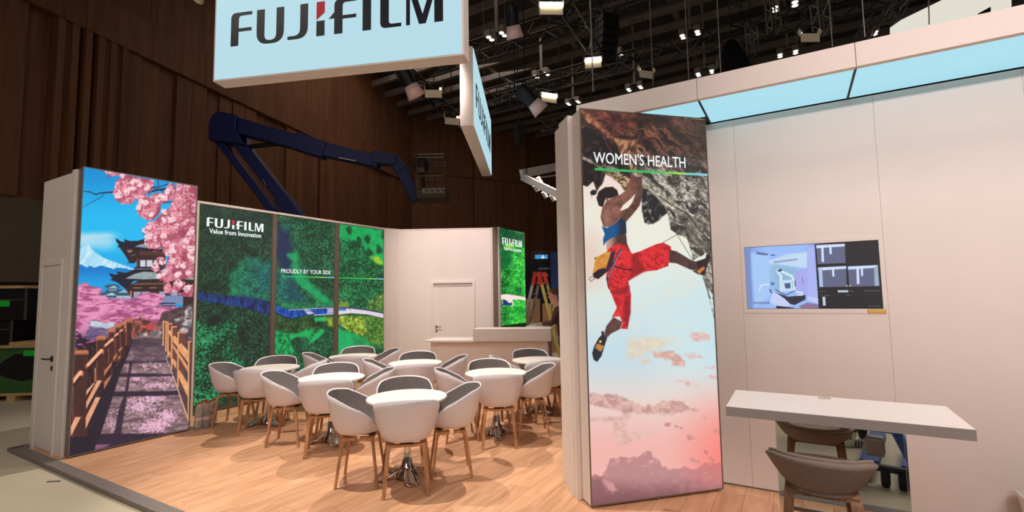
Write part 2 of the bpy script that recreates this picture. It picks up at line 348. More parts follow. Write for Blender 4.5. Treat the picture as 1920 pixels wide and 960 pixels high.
# ---- picture 1: pagoda, blossom and bridge
def art_sakura(a):
    rg = np.random.default_rng(5)
    q1 = crop(130, 300, 5.333); q2 = crop(130, 430, 5.333); q3 = crop(120, 560, 5.333); q4 = crop(120, 690, 5.333)
    def sky(X, Y):
        t = np.clip((Y-310)/230, 0, 1)
        c = mix((6, 142, 214), (26, 184, 240), sst(0, .45, t)); c = mix(c, (18, 150, 222), sst(.6, 1, t))
        n = fbm(X/40, Y/9, 4, 3)
        cl = sst(428, 442, Y)*(1-sst(455, 480, Y))*(1-sst(195, 235, X))
        return mix(c, (176, 220, 238), np.clip(cl*(.45+.7*n), 0, 1))
    a.full(sky)
    # mountain
    a.fill(q2((60, 330), (100, 190), (150, 150), (175, 148), (230, 215), (330, 285), (450, 330), (640, 400), (640, 470), (60, 470)), lambda X, Y: mix((160, 216, 240), (206, 232, 244), sst(.35, .7, fbm(X/5+Y/9, Y/14, 3, 8))), soft=1.4)
    a.fill(q2((60, 350), (110, 355), (165, 385), (185, 362), (245, 385), (300, 362), (370, 378), (430, 400), (480, 385), (560, 395), (650, 420), (650, 580), (60, 580)), lambda X, Y: mix((8, 120, 200), (20, 158, 226), sst(500, 535, Y)), soft=.9, wob=1.2, ws=3)
    dk = (26, 28, 46)
    # far pagoda
    a.fill(q2((335, 572), (385, 556), (450, 552), (505, 578), (480, 600), (610, 630), (625, 648), (600, 690), (300, 690), (275, 655), (350, 630), (380, 600)), (52, 84, 108))
    a.fill(q2((385, 590), (440, 568), (480, 592)), (168, 205, 220)); a.fill(q2((345, 668), (420, 638), (465, 668)), (172, 206, 220)); a.fill(q2((480, 640), (540, 612), (600, 640)), (150, 190, 205))
    a.fill(q2((385, 597), (470, 597), (470, 622), (385, 622)), (112, 138, 160)); a.fill(q2((465, 672), (605, 672), (605, 702), (465, 702)), (168, 184, 202))
    # main pagoda
    a.fill(q2((690, 210), (960, 215), (960, 390), (668, 390), (668, 325)), (56, 36, 40))
    a.fill(q2((480, 165), (690, 205), (700, 300), (640, 345), (565, 340), (592, 330), (540, 245)), (46, 30, 38))
    a.fill(q2((565, 208), (620, 208), (630, 222), (590, 240)), (150, 112, 96)); a.fill(q2((600, 262), (660, 252), (660, 262), (610, 275)), (110, 74, 60))
    a.fill(q2((452, 90), (470, 96), (505, 120), (548, 128), (536, 98), (600, 118), (680, 116), (770, 92), (900, 140), (965, 210), (945, 240), (690, 212), (560, 186), (500, 180), (470, 178), (488, 152), (464, 130)), dk)
    a.fill(q2((648, 176), (705, 152), (790, 138), (900, 165), (935, 205), (790, 192)), (142, 150, 164)); a.line(q2((700, 232), (950, 236)), 1.6, (120, 66, 56)); a.line(q2((700, 252), (940, 256)), 1.0, (140, 84, 66))
    for x0, x1 in ((704, 758), (770, 828), (846, 880)): a.fill(q2((x0, 313), (x1, 313), (x1, 380), (x0, 380)), (206, 206, 222))
    a.line(q2((676, 300), (676, 380)), 2.2, (120, 74, 50))
    a.fill(q2((640, 545), (700, 515), (1260, 500), (1260, 800), (1140, 800), (1140, 690), (620, 690), (540, 580)), (50, 33, 38))
    a.fill(q2((388, 438), (405, 446), (450, 458), (482, 452), (462, 424), (560, 440), (650, 404), (640, 390), (672, 380), (960, 392), (1250, 480), (1250, 520), (640, 522), (560, 600), (610, 612), (540, 590), (470, 535), (404, 512), (424, 492), (402, 470)), dk)
    a.line(q2((650, 402), (830, 402)), 1.2, (150, 150, 160))
    a.fill(q2((555, 498), (650, 450), (740, 430), (860, 436), (930, 505), (740, 508)), lambda X, Y: mix((128, 142, 150), (168, 184, 184), fbm(X/6, Y/6, 2, 4)))
    a.fill(q2((1160, 488), (1250, 490), (1250, 516), (1160, 512)), (160, 160, 168))
    a.line(q2((640, 553), (955, 553)), 2.6, (128, 84, 62)); a.line(q2((640, 594), (715, 594)), 2, (150, 108, 86)); a.line(q2((805, 594), (870, 594)), 2, (150, 108, 86))
    for x0, x1 in ((640, 712), (722, 800), (900, 960), (1020, 1085)): a.fill(q2((x0, 632), (x1, 632), (x1, 690), (x0, 690)), (158, 158, 184))
    a.line(q2((613, 630), (613, 700)), 3.2, (196, 122, 70))
    a.fill(q2((930, 672), (1140, 676), (1140, 762), (880, 750)), (118, 138, 176)); a.fill(q2((875, 745), (1062, 748), (1062, 782), (875, 782)), (34, 36, 66)); a.line(q2((880, 767), (1060, 765)), 1.6, (168, 178, 196))
    # pink garden
    band = q2((40, 575), (80, 560), (150, 532), (185, 560), (280, 588), (345, 610), (290, 650), (400, 694), (640, 704), (700, 664), (800, 636), (870, 648), (960, 670), (930, 735), (880, 770), (1060, 786), (1120, 790), (1080, 850), (980, 930), (820, 990), (640, 1130), (300, 1230), (40, 1300))
    def pink(X, Y):
        n = fbm(X/16, Y/4.5, 4, 21); m = fbm(X/5, Y/3, 3, 22); t = sst(596, 640, Y)*(1-sst(230, 300, X))
        c = mix((164, 76, 124), (230, 146, 186), sst(.3, .68, n)); c = mix(c, (248, 188, 214), sst(.6, .78, m)*.7)
        return mix(c, mix((84, 42, 78), (196, 122, 168), n), t*.75)
    a.fill(band, pink, soft=1.2, wob=2.5, ws=5)
    a.fill(q3((250, 225), (330, 232), (400, 262), (500, 240), (500, 290), (420, 320), (330, 300), (255, 285)), lambda X, Y: mix((150, 180, 196), (214, 230, 234), fbm(X/9, Y/3, 3, 4)), soft=1.5, wob=2)
    a.fill(q3((250, 290), (440, 310), (440, 400), (330, 400), (240, 440), (180, 420)), lambda X, Y: mix((66, 46, 84), (150, 130, 168), fbm(X/10, Y/2.5, 3, 6)), soft=2, wob=2)
    a.fill(q3((110, 330), (200, 400), (310, 440), (320, 560), (100, 560)), lambda X, Y: mix((34, 24, 40), (170, 84, 132), sst(.5, .75, fbm(X/9, Y/4, 3, 9))), soft=2, wob=2)
    for k in range(26):
        x0 = rg.uniform(140, 300); y0 = rg.uniform(565, 610); L = rg.uniform(8, 24); t = rg.uniform(-.5, .4)
        a.line([(x0, y0), (x0+L*.5, y0+L*.5*t+rg.uniform(-2, 2)), (x0+L, y0+L*t)], [1.2, .9, .3], (96, 36, 74), .75)
    # bushes and rocks
    a.fill(q3((650, 230), (760, 200), (900, 250), (990, 240), (990, 410), (660, 410)), lambda X, Y: mix((84, 52, 46), (176, 92, 84), sst(.35, .7, fbm(X/5, Y/5, 3, 31))), soft=1.5, wob=2)
    a.fill(q3((800, 285), (870, 262), (905, 300), (850, 330)), (196, 62, 74), soft=1.5, wob=1.5)
    a.fill(q3((980, 150), (1300, 60), (1300, 520), (1000, 420), (950, 260)), lambda X, Y: mix((44, 32, 38), (120, 88, 92), fbm(X/6, Y/6, 3, 33)), soft=1.5, wob=1.5)
    a.line(q3((760, 190), (800, 260)), 1.2, (70, 30, 40)); a.line(q3((880, 180), (800, 260)), 1, (70, 30, 40))
    for p in (((735, 400), (770, 365), (830, 350), (850, 400)), ((850, 395), (870, 345), (950, 325), (985, 345), (970, 400)), ((1105, 220), (1160, 205), (1170, 240), (1120, 255)), ((1165, 200), (1215, 185), (1222, 225), (1180, 240)), ((1205, 140), (1250, 95), (1290, 100), (1290, 210), (1225, 205)), ((1175, 270), (1230, 225), (1285, 220), (1285, 320), (1220, 290)), ((1140, 340), (1200, 295), (1250, 310), (1240, 370), (1160, 380)), ((1205, 430), (1260, 395), (1285, 400), (1285, 500), (1215, 480)), ((930, 300), (980, 270), (985, 320))):
        a.fill(q3(*p), lambda X, Y: mix((104, 98, 104), (192, 184, 184), sst(.3, .7, fbm(X/7, Y/7, 3, 40))), soft=1, wob=1.2, ws=4)
    # bridge deck
    dkp = q3((660, 405), (990, 402), (1020, 560), (1140, 880), (1175, 950), (1270, 1260), (1270, 1400), (40, 1650), (40, 1400), (400, 900), (560, 600))
    def deck(X, Y):
        d = np.clip((Y-636)/200, 0, 1); n = fbm(X/14, Y/4, 4, 50)
        c = mix((104, 80, 88), (148, 120, 122), sst(.3, .7, n))
        c = mix(c, (200, 158, 176), sst(.58, .72, fbm(X/10, Y/5, 4, 52))*sst(640, 700, Y)*.75)
        return mix(c, (150, 120, 128), .25*d)
    a.fill(dkp, deck)
    for i, yy in enumerate((1000, 1055, 1090, 1130, 1175, 1240, 1305, 1350)):
        a.line(q3((380, yy+30), (820, yy-18), (1240, yy-60)), .9, (70, 48, 60), .7)
    pet = []
    for (cx, cy, rx, ry, n, m) in ((950, 880, 140, 30, 150, q3), (760, 400, 150, 80, 330, q4), (900, 320, 120, 30, 150, q4), (1040, 500, 80, 50, 260, q4), (850, 610, 120, 55, 300, q4), (960, 585, 90, 45, 200, q4), (490, 560, 50, 90, 60, q4), (720, 120, 80, 25, 70, q4), (1040, 100, 80, 25, 60, q4), (850, 690, 160, 40, 60, q3)):
        for _ in range(n):
            x, y = m((cx+rg.normal()*rx*.55, cy+rg.normal()*ry*.55))[0]; pet.append((x, y, rg.uniform(.5, 1.5)))
    pet = np.array(pet); cs = [((232, 178, 206), (244, 200, 220), (214, 152, 184))[i] for i in rg.integers(0, 3, len(pet))]
    a.dots(pet[:, 0], pet[:, 1], pet[:, 2], cs, .9)
    sh = (44, 31, 52)
    # shadows of the rail printed in the picture
    for p, al in ((q3((690, 410), (985, 412), (1000, 470), (820, 500), (640, 500)), .55), (q3((620, 500), (1010, 480), (1020, 560), (700, 560)), .35), (q3((560, 640), (1060, 640), (1040, 655), (560, 670)), .7), (q3((520, 760), (1110, 772), (1112, 795), (520, 800)), .92), (q3((480, 945), (1185, 940), (1230, 985), (470, 1000)), .95), (q3((360, 1370), (1000, 1370), (1260, 1330), (1270, 1420), (60, 1640), (50, 1400)), .97), (q3((700, 560), (1030, 590), (1060, 640), (690, 655)), .35)):
        a.fill(p, sh, soft=1.2, alpha=al, wob=1)
    a.fill(q3((660, 640), (690, 640), (640, 960), (575, 1370), (500, 1400), (545, 1150), (610, 960)), sh, soft=1, alpha=.9)
    a.fill(q3((660, 405), (690, 420), (655, 540), (560, 770), (505, 950), (370, 1370), (300, 1540), (40, 1640), (40, 1200), (300, 1000), (520, 640)), (33, 26, 42), soft=1, alpha=.97)
    a.fill(q4((320, 785), (465, 785), (430, 810), (310, 842)), (132, 84, 116))
    # left rail
    a.fill(q3((60, 540), (330, 430), (670, 330), (560, 640), (380, 960), (210, 1320), (40, 1400)), lambda X, Y: mix((40, 27, 34), (96, 60, 66), sst(.5, .8, fbm(X/4, Y/5, 3, 58))), soft=1, wob=1.5)
    a.fill(q3((40, 560), (230, 560), (300, 700), (520, 560), (670, 230), (680, 300), (660, 470), (560, 640), (400, 940), (210, 1320), (40, 1400)), lambda X, Y: mix((40, 27, 34), (80, 48, 46), sst(.5, .75, fbm(X/6, Y/9, 3, 60))), alpha=.93)
    org = (192, 114, 80); lt = (236, 164, 122); br = (84, 46, 42)
    for (x0, x1, y0, y1) in ((620, 672, 220, 480), (560, 610, 255, 610), (508, 560, 275, 640), (440, 505, 320, 650), (322, 412, 395, 840), (85, 235, 540, 1400)):
        a.fill(q3((x0, y0), (x1, y0), (x1, y1), (x0, y1)), lambda X, Y: mix((82, 45, 38), (54, 32, 36), fbm(X/5, Y/12, 3, 61)))
        a.fill(q3((x0-6, y0), (x0+(x1-x0)*.15, y0-14), (x1-6, y0-14), (x1+6, y0+4), (x1+4, y0+20), (x0-4, y0+22)), org); a.line(q3((x0-4, y0+30), (x1+4, y0+26)), 1.1, (196, 110, 80))
        a.line(q3((x0+2, y0+20), (x0+2, y1)), 1.2, (190, 104, 70), .8)
    for (x0, y0, x1, y1, w) in ((235, 690, 370, 545, 11), (412, 490, 480, 430, 7.5), (505, 395, 535, 372, 5), (555, 350, 580, 335, 4), (600, 312, 612, 305, 3), (95, 850, 160, 765, 13)):
        a.line(q3((x0, y0), (x1, y1)), w, (168, 90, 74)); a.line(q3((x0+2, y0-14), (x1+2, y1-14)), w*.55, (238, 178, 146)); a.line(q3((x0, y0+w*2.6), (x1, y1+w*2.6)), w*.45, (62, 30, 34))
    for p in (((400, 735), (480, 640), (475, 680), (400, 790)), ((400, 850), (470, 775), (465, 810), (400, 925)), ((490, 600), (530, 555), (528, 590), (490, 640)), ((545, 520), (585, 490), (580, 520), (545, 550)), ((540, 600), (565, 575), (560, 605), (540, 635))):
        a.fill(q3(*p), org)
    for p in (((330, 140), (378, 140), (222, 425), (218, 360)), ((222, 240), (300, 155), (302, 175), (220, 290)), ((315, 310), (365, 310), (216, 630), (216, 510)), ((110, 508), (168, 508), (66, 705), (62, 615))):
        a.fill(q4(*p), lambda X, Y: mix((216, 142, 106), (238, 178, 142), fbm(X/8, Y/8, 3, 63)))
    a.line(q4((308, 20), (308, 150)), 2, (216, 150, 110))
    # right rail
    a.fill(q3((985, 235), (1060, 250), (1280, 440), (1280, 1250), (1255, 1250), (1140, 880), (1020, 560)), lambda X, Y: mix((62, 36, 40), (110, 66, 54), fbm(X/5, Y/9, 3, 64)), alpha=.85)
    for (x0, x1, y0, y1) in ((992, 1012, 235, 480), (1020, 1045, 240, 540), (1040, 1085, 258, 600), (1078, 1132, 290, 720), (1142, 1215, 348, 900), (1250, 1290, 440, 1240)):
        a.fill(q3((x0, y0), (x1, y0), (x1, y1), (x0, y1)), (106, 64, 54)); a.fill(q3((x0-3, y0), (x1+3, y0), (x1+3, y0+14), (x0-3, y0+14)), (226, 150, 106)); a.line(q3((x0+4, y0+10), (x0+4, y1)), 2.6, (232, 164, 112))
    for p in (((1150, 480), (1175, 458), (1252, 545), (1252, 660), (1160, 545)), ((1088, 395), (1110, 382), (1142, 420), (1142, 500), (1090, 440)), ((1045, 345), (1060, 330), (1080, 350), (1080, 420)), ((1148, 735), (1165, 735), (1250, 870), (1250, 1010), (1150, 800)), ((1080, 600), (1130, 650), (1130, 720), (1080, 650)), ((1155, 560), (1250, 700), (1250, 760), (1155, 600)), ((1040, 520), (1070, 560), (1070, 610), (1040, 560)), ((1090, 470), (1140, 540), (1140, 580), (1090, 500))):
        a.fill(q3(*p), lambda X, Y: mix((212, 132, 84), (246, 188, 136), fbm(X/6, Y/10, 3, 66)))
    a.line(q3((1020, 590), (1110, 830), (1130, 880), (1255, 1240)), [1, 1.6, 2, 3], (222, 164, 128))
    # blossom clusters
    a.line(q1((120, 300), (190, 308), (250, 335), (300, 318), (430, 312)), [1.3, 1.6, 2.2, 2, 2.6], (30, 22, 44)); a.line(q1((340, 318), (300, 365), (240, 395), (175, 430), (115, 458)), [1.6, 1.2, 1.2, 1, .8], (40, 50, 80))
    for p, w in ((((780, 320), (880, 295), (960, 285), (1080, 285)), 3.2), (((800, 260), (880, 270), (1000, 230)), 1.6), (((880, 200), (885, 275)), 1.4), (((900, 428), (1040, 420)), 1.8), (((820, 270), (960, 320)), 1.4), (((960, 320), (1080, 330)), 2)):
        a.line(q1(*p), w, (42, 24, 40))
    clusters = [q1((330, 95), (520, 130), (430, 150), (375, 130)),
        q1((445, 225), (480, 180), (545, 140), (840, 200), (830, 250), (770, 320), (690, 350), (640, 345), (635, 420), (600, 436), (520, 430), (470, 400), (428, 330), (430, 285), (450, 280)),
        q1((640, 350), (760, 345), (790, 380), (850, 330), (945, 330), (950, 400), (905, 440), (900, 520), (830, 600), (770, 600), (690, 550), (675, 510), (695, 430)),
        q1((940, 330), (1000, 230), (1035, 240), (1060, 330), (1040, 400), (960, 390)),
        q1((1070, 240), (1150, 245), (1280, 275), (1280, 700), (1240, 970), (960, 960), (920, 860), (790, 890), (770, 760), (755, 690), (770, 640), (850, 610), (920, 540), (1000, 480), (1060, 360)),
        q2((760, 0), (1270, 0), (1260, 480), (1180, 500), (1050, 520), (960, 540), (930, 500), (885, 490), (900, 460), (960, 440), (960, 400), (990, 330), (1000, 260), (950, 240), (930, 140), (860, 200), (790, 180)),
        q2((870, 290), (930, 280), (970, 330), (920, 365), (880, 345)), q2((820, 385), (860, 365), (900, 395), (870, 435), (825, 420)), q2((890, 470), (930, 455), (950, 490), (910, 508)),
        q2((950, 570), (1000, 545), (1035, 600), (1015, 660), (960, 640), (940, 600)), q2((1050, 550), (1110, 530), (1165, 545), (1140, 585), (1090, 640), (1030, 625)), q2((1095, 660), (1170, 630), (1240, 560), (1240, 680), (1150, 685))]
    for i, p in enumerate(clusters):
        pp = np.array(p); x0, y0 = pp.min(0); x1, y1 = pp.max(0)
        a.fill(p, lambda X, Y: mix((166, 72, 96), (232, 140, 162), sst(.3, .7, fbm(X/7, Y/7, 3, 70))), soft=.8, wob=1.4, ws=4, seed=i)
        area = (x1-x0)*(y1-y0); n = int(area*.5)
        xs = rg.uniform(x0, x1, n); ys = rg.uniform(y0, y1, n); ok = inpoly(p, xs, ys); xs = xs[ok]; ys = ys[ok]
        dkm = sst(.5, .68, fbm(xs/15, ys/15, 3, 77))*.75+sst(.45, 1.1, ((xs-x0)/(x1-x0)*.6+(ys-y0)/(y1-y0)*.6))*.4
        dkm = np.clip(dkm+sst(325, 372, xs)*(1-sst(420, 520, ys))*.5, 0, .9)
        cs = []
        for k in range(len(xs)):
            c = np.array(((246, 176, 190), (250, 204, 212), (222, 116, 140), (238, 150, 168), (196, 86, 112))[rg.integers(0, 5)], float)
            cs.append(c*(1-dkm[k])+np.array((150, 62, 84))*dkm[k])
        a.dots(xs, ys, rg.uniform(.7, 2.1, len(xs)), cs, .85)
        nb = max(2, int(area/260)); bx_ = rg.uniform(x0, x1, nb); by_ = rg.uniform(y0, y1, nb); okb = inpoly(p, bx_, by_)
        for X0, Y0 in zip(bx_[okb], by_[okb]):
            r0 = rg.uniform(5, 9); sh_ = 1 if (X0 < 335 or Y0 > 425) else .35
            k_ = 26; an = rg.uniform(0, 6.28, k_); rr_ = r0*np.sqrt(rg.uniform(0, 1, k_)); a.dots(X0+rr_*np.cos(an)+1.5, Y0+rr_*np.sin(an)+2.5, rg.uniform(.8, 1.8, k_), [(176, 74, 102)]*k_, .55)
            an = rg.uniform(0, 6.28, k_); rr_ = r0*.75*np.sqrt(rg.uniform(0, 1, k_)); a.dots(X0+rr_*np.cos(an)-1.8, Y0+rr_*np.sin(an)-2.2, rg.uniform(.8, 2.0, k_), [((252, 214, 220), (248, 192, 204), (250, 226, 228))[q_] for q_ in rg.integers(0, 3, k_)], .8*sh_)
    a.line(q1((1080, 500), (1130, 450), (1210, 400)), 1, (80, 30, 40)); a.line(q1((1150, 580), (1200, 530), (1262, 480)), 1, (150, 84, 88))
    a.fill([(369, 350), (372, 350), (358, 808), (354, 808)], (60, 30, 40), soft=1.5, alpha=.3)
    e = (90, 70, 70)

# ---- picture 2: forest from above with a road
def leaves(X, Y, k, c0, c1, c2, seed):
    n = fbm(X/k*1.35, Y/k*1.35, 4, seed, .68); m = fbm(X/(k*5), Y/(k*5), 3, seed+7)
    c = mix(c0, c1, sst(.36, .6, n+(m-.5)*.35)); return mix(c, c2, sst(.58, .8, n+(m-.5)*.3)*.85)

def art_forest(a, part):
    rg = np.random.default_rng(9+part)
    def base(X, Y):
        b = sst(500, 540, X); r = sst(625, 640, X)
        k = np.where(Y > 600, 5.0, 3.6)
        c0 = mix(mix((10, 30, 24), (8, 46, 32), b), (6, 56, 34), r); c1 = mix(mix((24, 66, 46), (22, 92, 58), b), (20, 112, 62), r); c2 = mix(mix((60, 106, 76), (64, 136, 96), b), (62, 164, 96), r)
        return leaves(X, Y, 3.4, c0, c1, c2, 100)
    a.full(base)
    if part == 0:
        q = crop(365, 375, 4.8); p = crop(365, 560, 4.174)
        a.fill(q((340, 700), (430, 600), (470, 540), (580, 560), (680, 590), (680, 960), (350, 960), (320, 760)), lambda X, Y: leaves(X, Y, 3, (10, 66, 68), (22, 128, 98), (58, 176, 128), 110), soft=7, wob=7, alpha=.85)
        a.fill(q((340, 700), (440, 560), (480, 560), (400, 800), (400, 960), (340, 900)), lambda X, Y: leaves(X, Y, 3, (14, 84, 54), (26, 148, 92), (60, 190, 122), 111), soft=6, wob=5, alpha=.7)
        a.fill(q((560, 600), (680, 620), (680, 900), (600, 850)), lambda X, Y: leaves(X, Y, 3, (10, 60, 80), (22, 110, 108), (50, 160, 140), 112), soft=8, wob=6, alpha=.7)
        a.fill(p((-10, 260), (60, 220), (130, 280), (230, 230), (330, 220), (360, 300), (280, 420), (400, 560), (200, 900), (-10, 900)), lambda X, Y: leaves(X, Y, 4.2, (6, 40, 26), (24, 118, 72), (76, 190, 128), 113), soft=3, wob=4, alpha=.95)
        a.fill(p((100, 200), (240, 150), (200, 240), (140, 280)), (14, 26, 24), soft=4, wob=4, alpha=.8)
        a.fill(p((140, 420), (260, 400), (240, 520), (170, 620), (110, 620)), (12, 34, 26), soft=5, wob=5, alpha=.7)
        n = 520; xs = rg.uniform(366, 430, n); ys = rg.uniform(618, 775, n); w = rg.uniform(0, 1, n)
        ok = w < .9*(1-sst(380, 430, xs))+.12
        cs = [((72, 190, 122), (120, 214, 140), (40, 150, 96))[k] for k in rg.integers(0, 3, ok.sum())]
        a.dots(xs[ok], ys[ok], rg.uniform(.5, 1.2, ok.sum()), cs, .7)
        a.dots(np.array([369., 372, 368]), np.array([647., 652, 670]), np.array([2., 1.6, 2.2]), [(190, 240, 140)]*3, .7, 1.2)
        road = q((0, 868), (100, 880), (330, 908), (480, 915), (660, 955), (690, 965), (690, 1090), (560, 1050), (420, 1010), (250, 985), (100, 960), (0, 940))
        a.fill(road, lambda X, Y: mix((12, 28, 70), (22, 52, 112), sst(.35, .65, fbm(X/6, Y/12, 3, 5))), soft=1)
        for _ in range(34):
            x = rg.uniform(385, 500); y = 562+(x-365)*.17+rg.uniform(-1, 6); a.line([(x, y), (x+rg.uniform(-1, 1), y+rg.uniform(4, 9))], rg.uniform(.6, 1.4), (52, 104, 190), .7)
        a.fill(q((40, 10), (690, 100), (690, 330), (300, 330), (40, 200)), (22, 46, 40), soft=20, alpha=.5)
    elif part == 1:
        q = crop(510, 395, 5.818); p = crop(510, 550, 6.857)
        a.fill(q((50, 180), (180, 170), (200, 320), (240, 620), (240, 760), (40, 560)), (14, 38, 76), soft=8, wob=6, alpha=.75)
        a.fill(q((80, 230), (170, 230), (215, 400), (150, 520), (230, 700), (120, 640), (60, 400)), (22, 36, 80), soft=4, wob=5, alpha=.9)
        a.fill(q((170, 480), (280, 440), (300, 600), (380, 720), (470, 820), (620, 930), (660, 1000), (520, 1000), (300, 820), (230, 760), (215, 560)), lambda X, Y: mix((10, 140, 84), (20, 176, 104), fbm(X/7, Y/7, 3, 6)), soft=4, wob=5, alpha=.92)
        a.fill(q((100, 140), (190, 170), (150, 240), (110, 210)), (30, 110, 96), soft=4, wob=4, alpha=.7)
        a.fill(q((40, 560), (120, 700), (250, 740), (300, 900), (420, 960), (200, 1060), (40, 1000)), lambda X, Y: leaves(X, Y, 2.6, (14, 62, 70), (24, 120, 104), (50, 176, 132), 120), soft=5, wob=5, alpha=.9)
        a.fill(q((170, 740), (250, 740), (290, 900), (330, 1000), (180, 1010)), (18, 66, 84), soft=5, wob=5, alpha=.6)
        a.line(q((260, 800), (400, 880), (560, 1000)), 1.2, (12, 66, 52)); a.line(q((330, 860), (450, 930), (520, 1010)), .9, (14, 80, 60))
        a.fill(p((40, 130), (320, 130), (440, 150), (600, 90), (780, 130), (700, 160), (400, 200), (150, 210)), lambda X, Y: leaves(X, Y, 2.6, (20, 96, 60), (34, 158, 92), (100, 200, 128), 121), soft=5, wob=4, alpha=.85)
        a.fill(p((40, 290), (300, 350), (460, 300), (800, 240), (800, 420), (560, 440), (420, 520), (100, 530), (40, 480)), lambda X, Y: leaves(X, Y, 3, (18, 40, 20), (50, 84, 40), (110, 140, 80), 122), soft=3, wob=3, alpha=.85)
        a.fill(p((50, 530), (300, 540), (420, 490), (520, 440), (560, 460), (500, 560), (330, 580), (260, 640), (310, 760), (240, 820), (40, 830)), lambda X, Y: mix((6, 150, 78), (16, 188, 100), fbm(X/6, Y/6, 3, 7)), soft=2.5, wob=3.5)
        a.fill(p((690, 440), (640, 430), (560, 520), (510, 600), (500, 640), (560, 610), (640, 520)), (14, 176, 92), soft=2, wob=2.5)
        a.fill(p((560, 300), (700, 280), (700, 340), (580, 350)), (20, 180, 98), soft=2, wob=2.5)
        a.fill(p((700, 300), (790, 270), (790, 400), (740, 380)), (150, 180, 50), soft=3, wob=3)
        n = 120; xs = rg.uniform(520, 548, n); ys = rg.uniform(628, 668, n); a.dots(xs, ys, rg.uniform(.6, 1.6, n), [(14, 62, 36)]*n, .8)
        a.fill(p((40, 185), (130, 200), (230, 222), (400, 205), (560, 180), (720, 158), (800, 158), (800, 235), (640, 262), (460, 275), (360, 300), (270, 335), (190, 325), (40, 270)), lambda X, Y: mix((8, 44, 130), (18, 96, 190), sst(.3, .7, fbm(X/3, Y/9, 3, 5))), soft=.8)
        a.line(p((230, 228), (420, 205), (560, 182), (790, 158)), 1.2, (206, 190, 206)); a.line(p((560, 265), (700, 248), (800, 232)), 1.6, (214, 196, 206)); a.line(p((40, 275), (190, 335), (280, 340), (460, 280)), 1.2, (12, 22, 60))
        a.fill(p((425, 210), (520, 208), (565, 245), (470, 268)), (200, 196, 214), soft=1.2, wob=1.5); a.fill(p((720, 165), (800, 158), (800, 215), (720, 235)), (180, 172, 200), soft=1.5, wob=1.5)
        for x in (430, 470, 520): a.line(p((x, 225), (x+60, 222)), .8, (30, 50, 110))
    elif part == 2:
        q = crop(625, 415, 3.765)
        a.fill(q((40, 10), (360, 60), (360, 290), (250, 230), (200, 150), (120, 130), (40, 120)), lambda X, Y: mix((8, 140, 74), (20, 186, 98), fbm(X/7, Y/7, 3, 6)), soft=3, wob=4)
        for c in ((110, 65), (180, 140), (240, 120), (320, 190), (350, 90), (255, 210)):
            x, y = q(c)[0]; a.fill([(x+r_*np.cos(t_), y+r_*1.5*np.sin(t_)) for r_, t_ in zip(rg.uniform(4, 7, 9), np.linspace(0, 6.28, 10)[:9])], (16, 58, 34), soft=1.5, wob=2, alpha=.85)
        a.fill(q((260, 240), (310, 230), (350, 270), (340, 290), (290, 270)), (150, 196, 44), soft=2, wob=2)
        a.fill(q((240, 540), (300, 490), (360, 470), (360, 600), (250, 600)), lambda X, Y: leaves(X, Y, 3, (40, 84, 30), (104, 150, 66), (172, 200, 112), 131), soft=3, wob=4)
        a.fill(q((50, 540), (110, 550), (120, 590), (40, 590)), (140, 160, 60), soft=2, wob=3, alpha=.8)
        a.fill(q((40, 640), (360, 630), (360, 800), (280, 810), (230, 770), (140, 760), (40, 700)), lambda X, Y: leaves(X, Y, 3.4, (60, 96, 22), (146, 172, 52), (214, 222, 116), 132), soft=2, wob=3)
        a.fill(q((220, 640), (360, 630), (360, 830), (250, 810)), lambda X, Y: leaves(X, Y, 3.4, (30, 78, 28), (84, 140, 56), (150, 190, 100), 133), soft=4, wob=4, alpha=.8)
        a.fill(q((40, 730), (130, 750), (230, 780), (300, 860), (300, 960), (40, 960)), lambda X, Y: mix((10, 150, 84), (22, 186, 106), fbm(X/6, Y/6, 3, 8)), soft=2.5, wob=3)
        a.fill(q((150, 780), (230, 780), (240, 870), (170, 870)), (18, 112, 62), soft=4, wob=5, alpha=.6)
        a.fill(q((35, 588), (130, 582), (240, 585), (360, 598), (360, 635), (240, 620), (130, 622), (35, 640)), lambda X, Y: mix((206, 196, 212), (236, 226, 232), fbm(X/5, Y/3, 3, 4)), soft=.7)
        a.line(q((35, 592), (130, 586), (240, 590), (360, 602)), 2.2, (30, 34, 70)); a.line(q((35, 605), (90, 600)), 4, (26, 104, 180), .8); a.line(q((130, 624), (240, 624), (360, 638)), 1, (80, 70, 60))
        a.line(q((120, 588), (125, 600)), 1, (20, 24, 60)); a.line(q((50, 642), (130, 626)), 1.2, (40, 40, 40))
    else:
        q = crop(925, 420, 4.8)
        a.full(lambda X, Y: mix(leaves(X, Y, 2.4, (8, 56, 26), (30, 130, 48), (104, 206, 92), 140), leaves(X, Y, 2.4, (14, 110, 36), (52, 180, 62), (150, 236, 112), 141), sst(945, 968, X+(Y-520)*.06)))
        a.fill(q((45, 40), (280, 90), (280, 220), (170, 180), (45, 190)), lambda X, Y: leaves(X, Y, 2.4, (8, 46, 34), (16, 78, 50), (50, 120, 80), 142), soft=4, alpha=.85)
        a.fill(q((80, 220), (150, 215), (180, 240), (130, 270)), (140, 190, 50), soft=2.5, wob=3, alpha=.85); a.fill(q((50, 240), (160, 280), (150, 420), (50, 500)), (10, 84, 46), soft=5, wob=5, alpha=.7)
        a.fill(q((190, 640), (250, 690), (250, 740), (180, 720)), (10, 70, 36), soft=3, wob=3, alpha=.7)
        a.fill(q((45, 735), (120, 735), (200, 760), (300, 790), (300, 825), (200, 800), (165, 800), (175, 860), (80, 850), (75, 790), (45, 780)), (206, 192, 184), soft=.8, wob=.6)
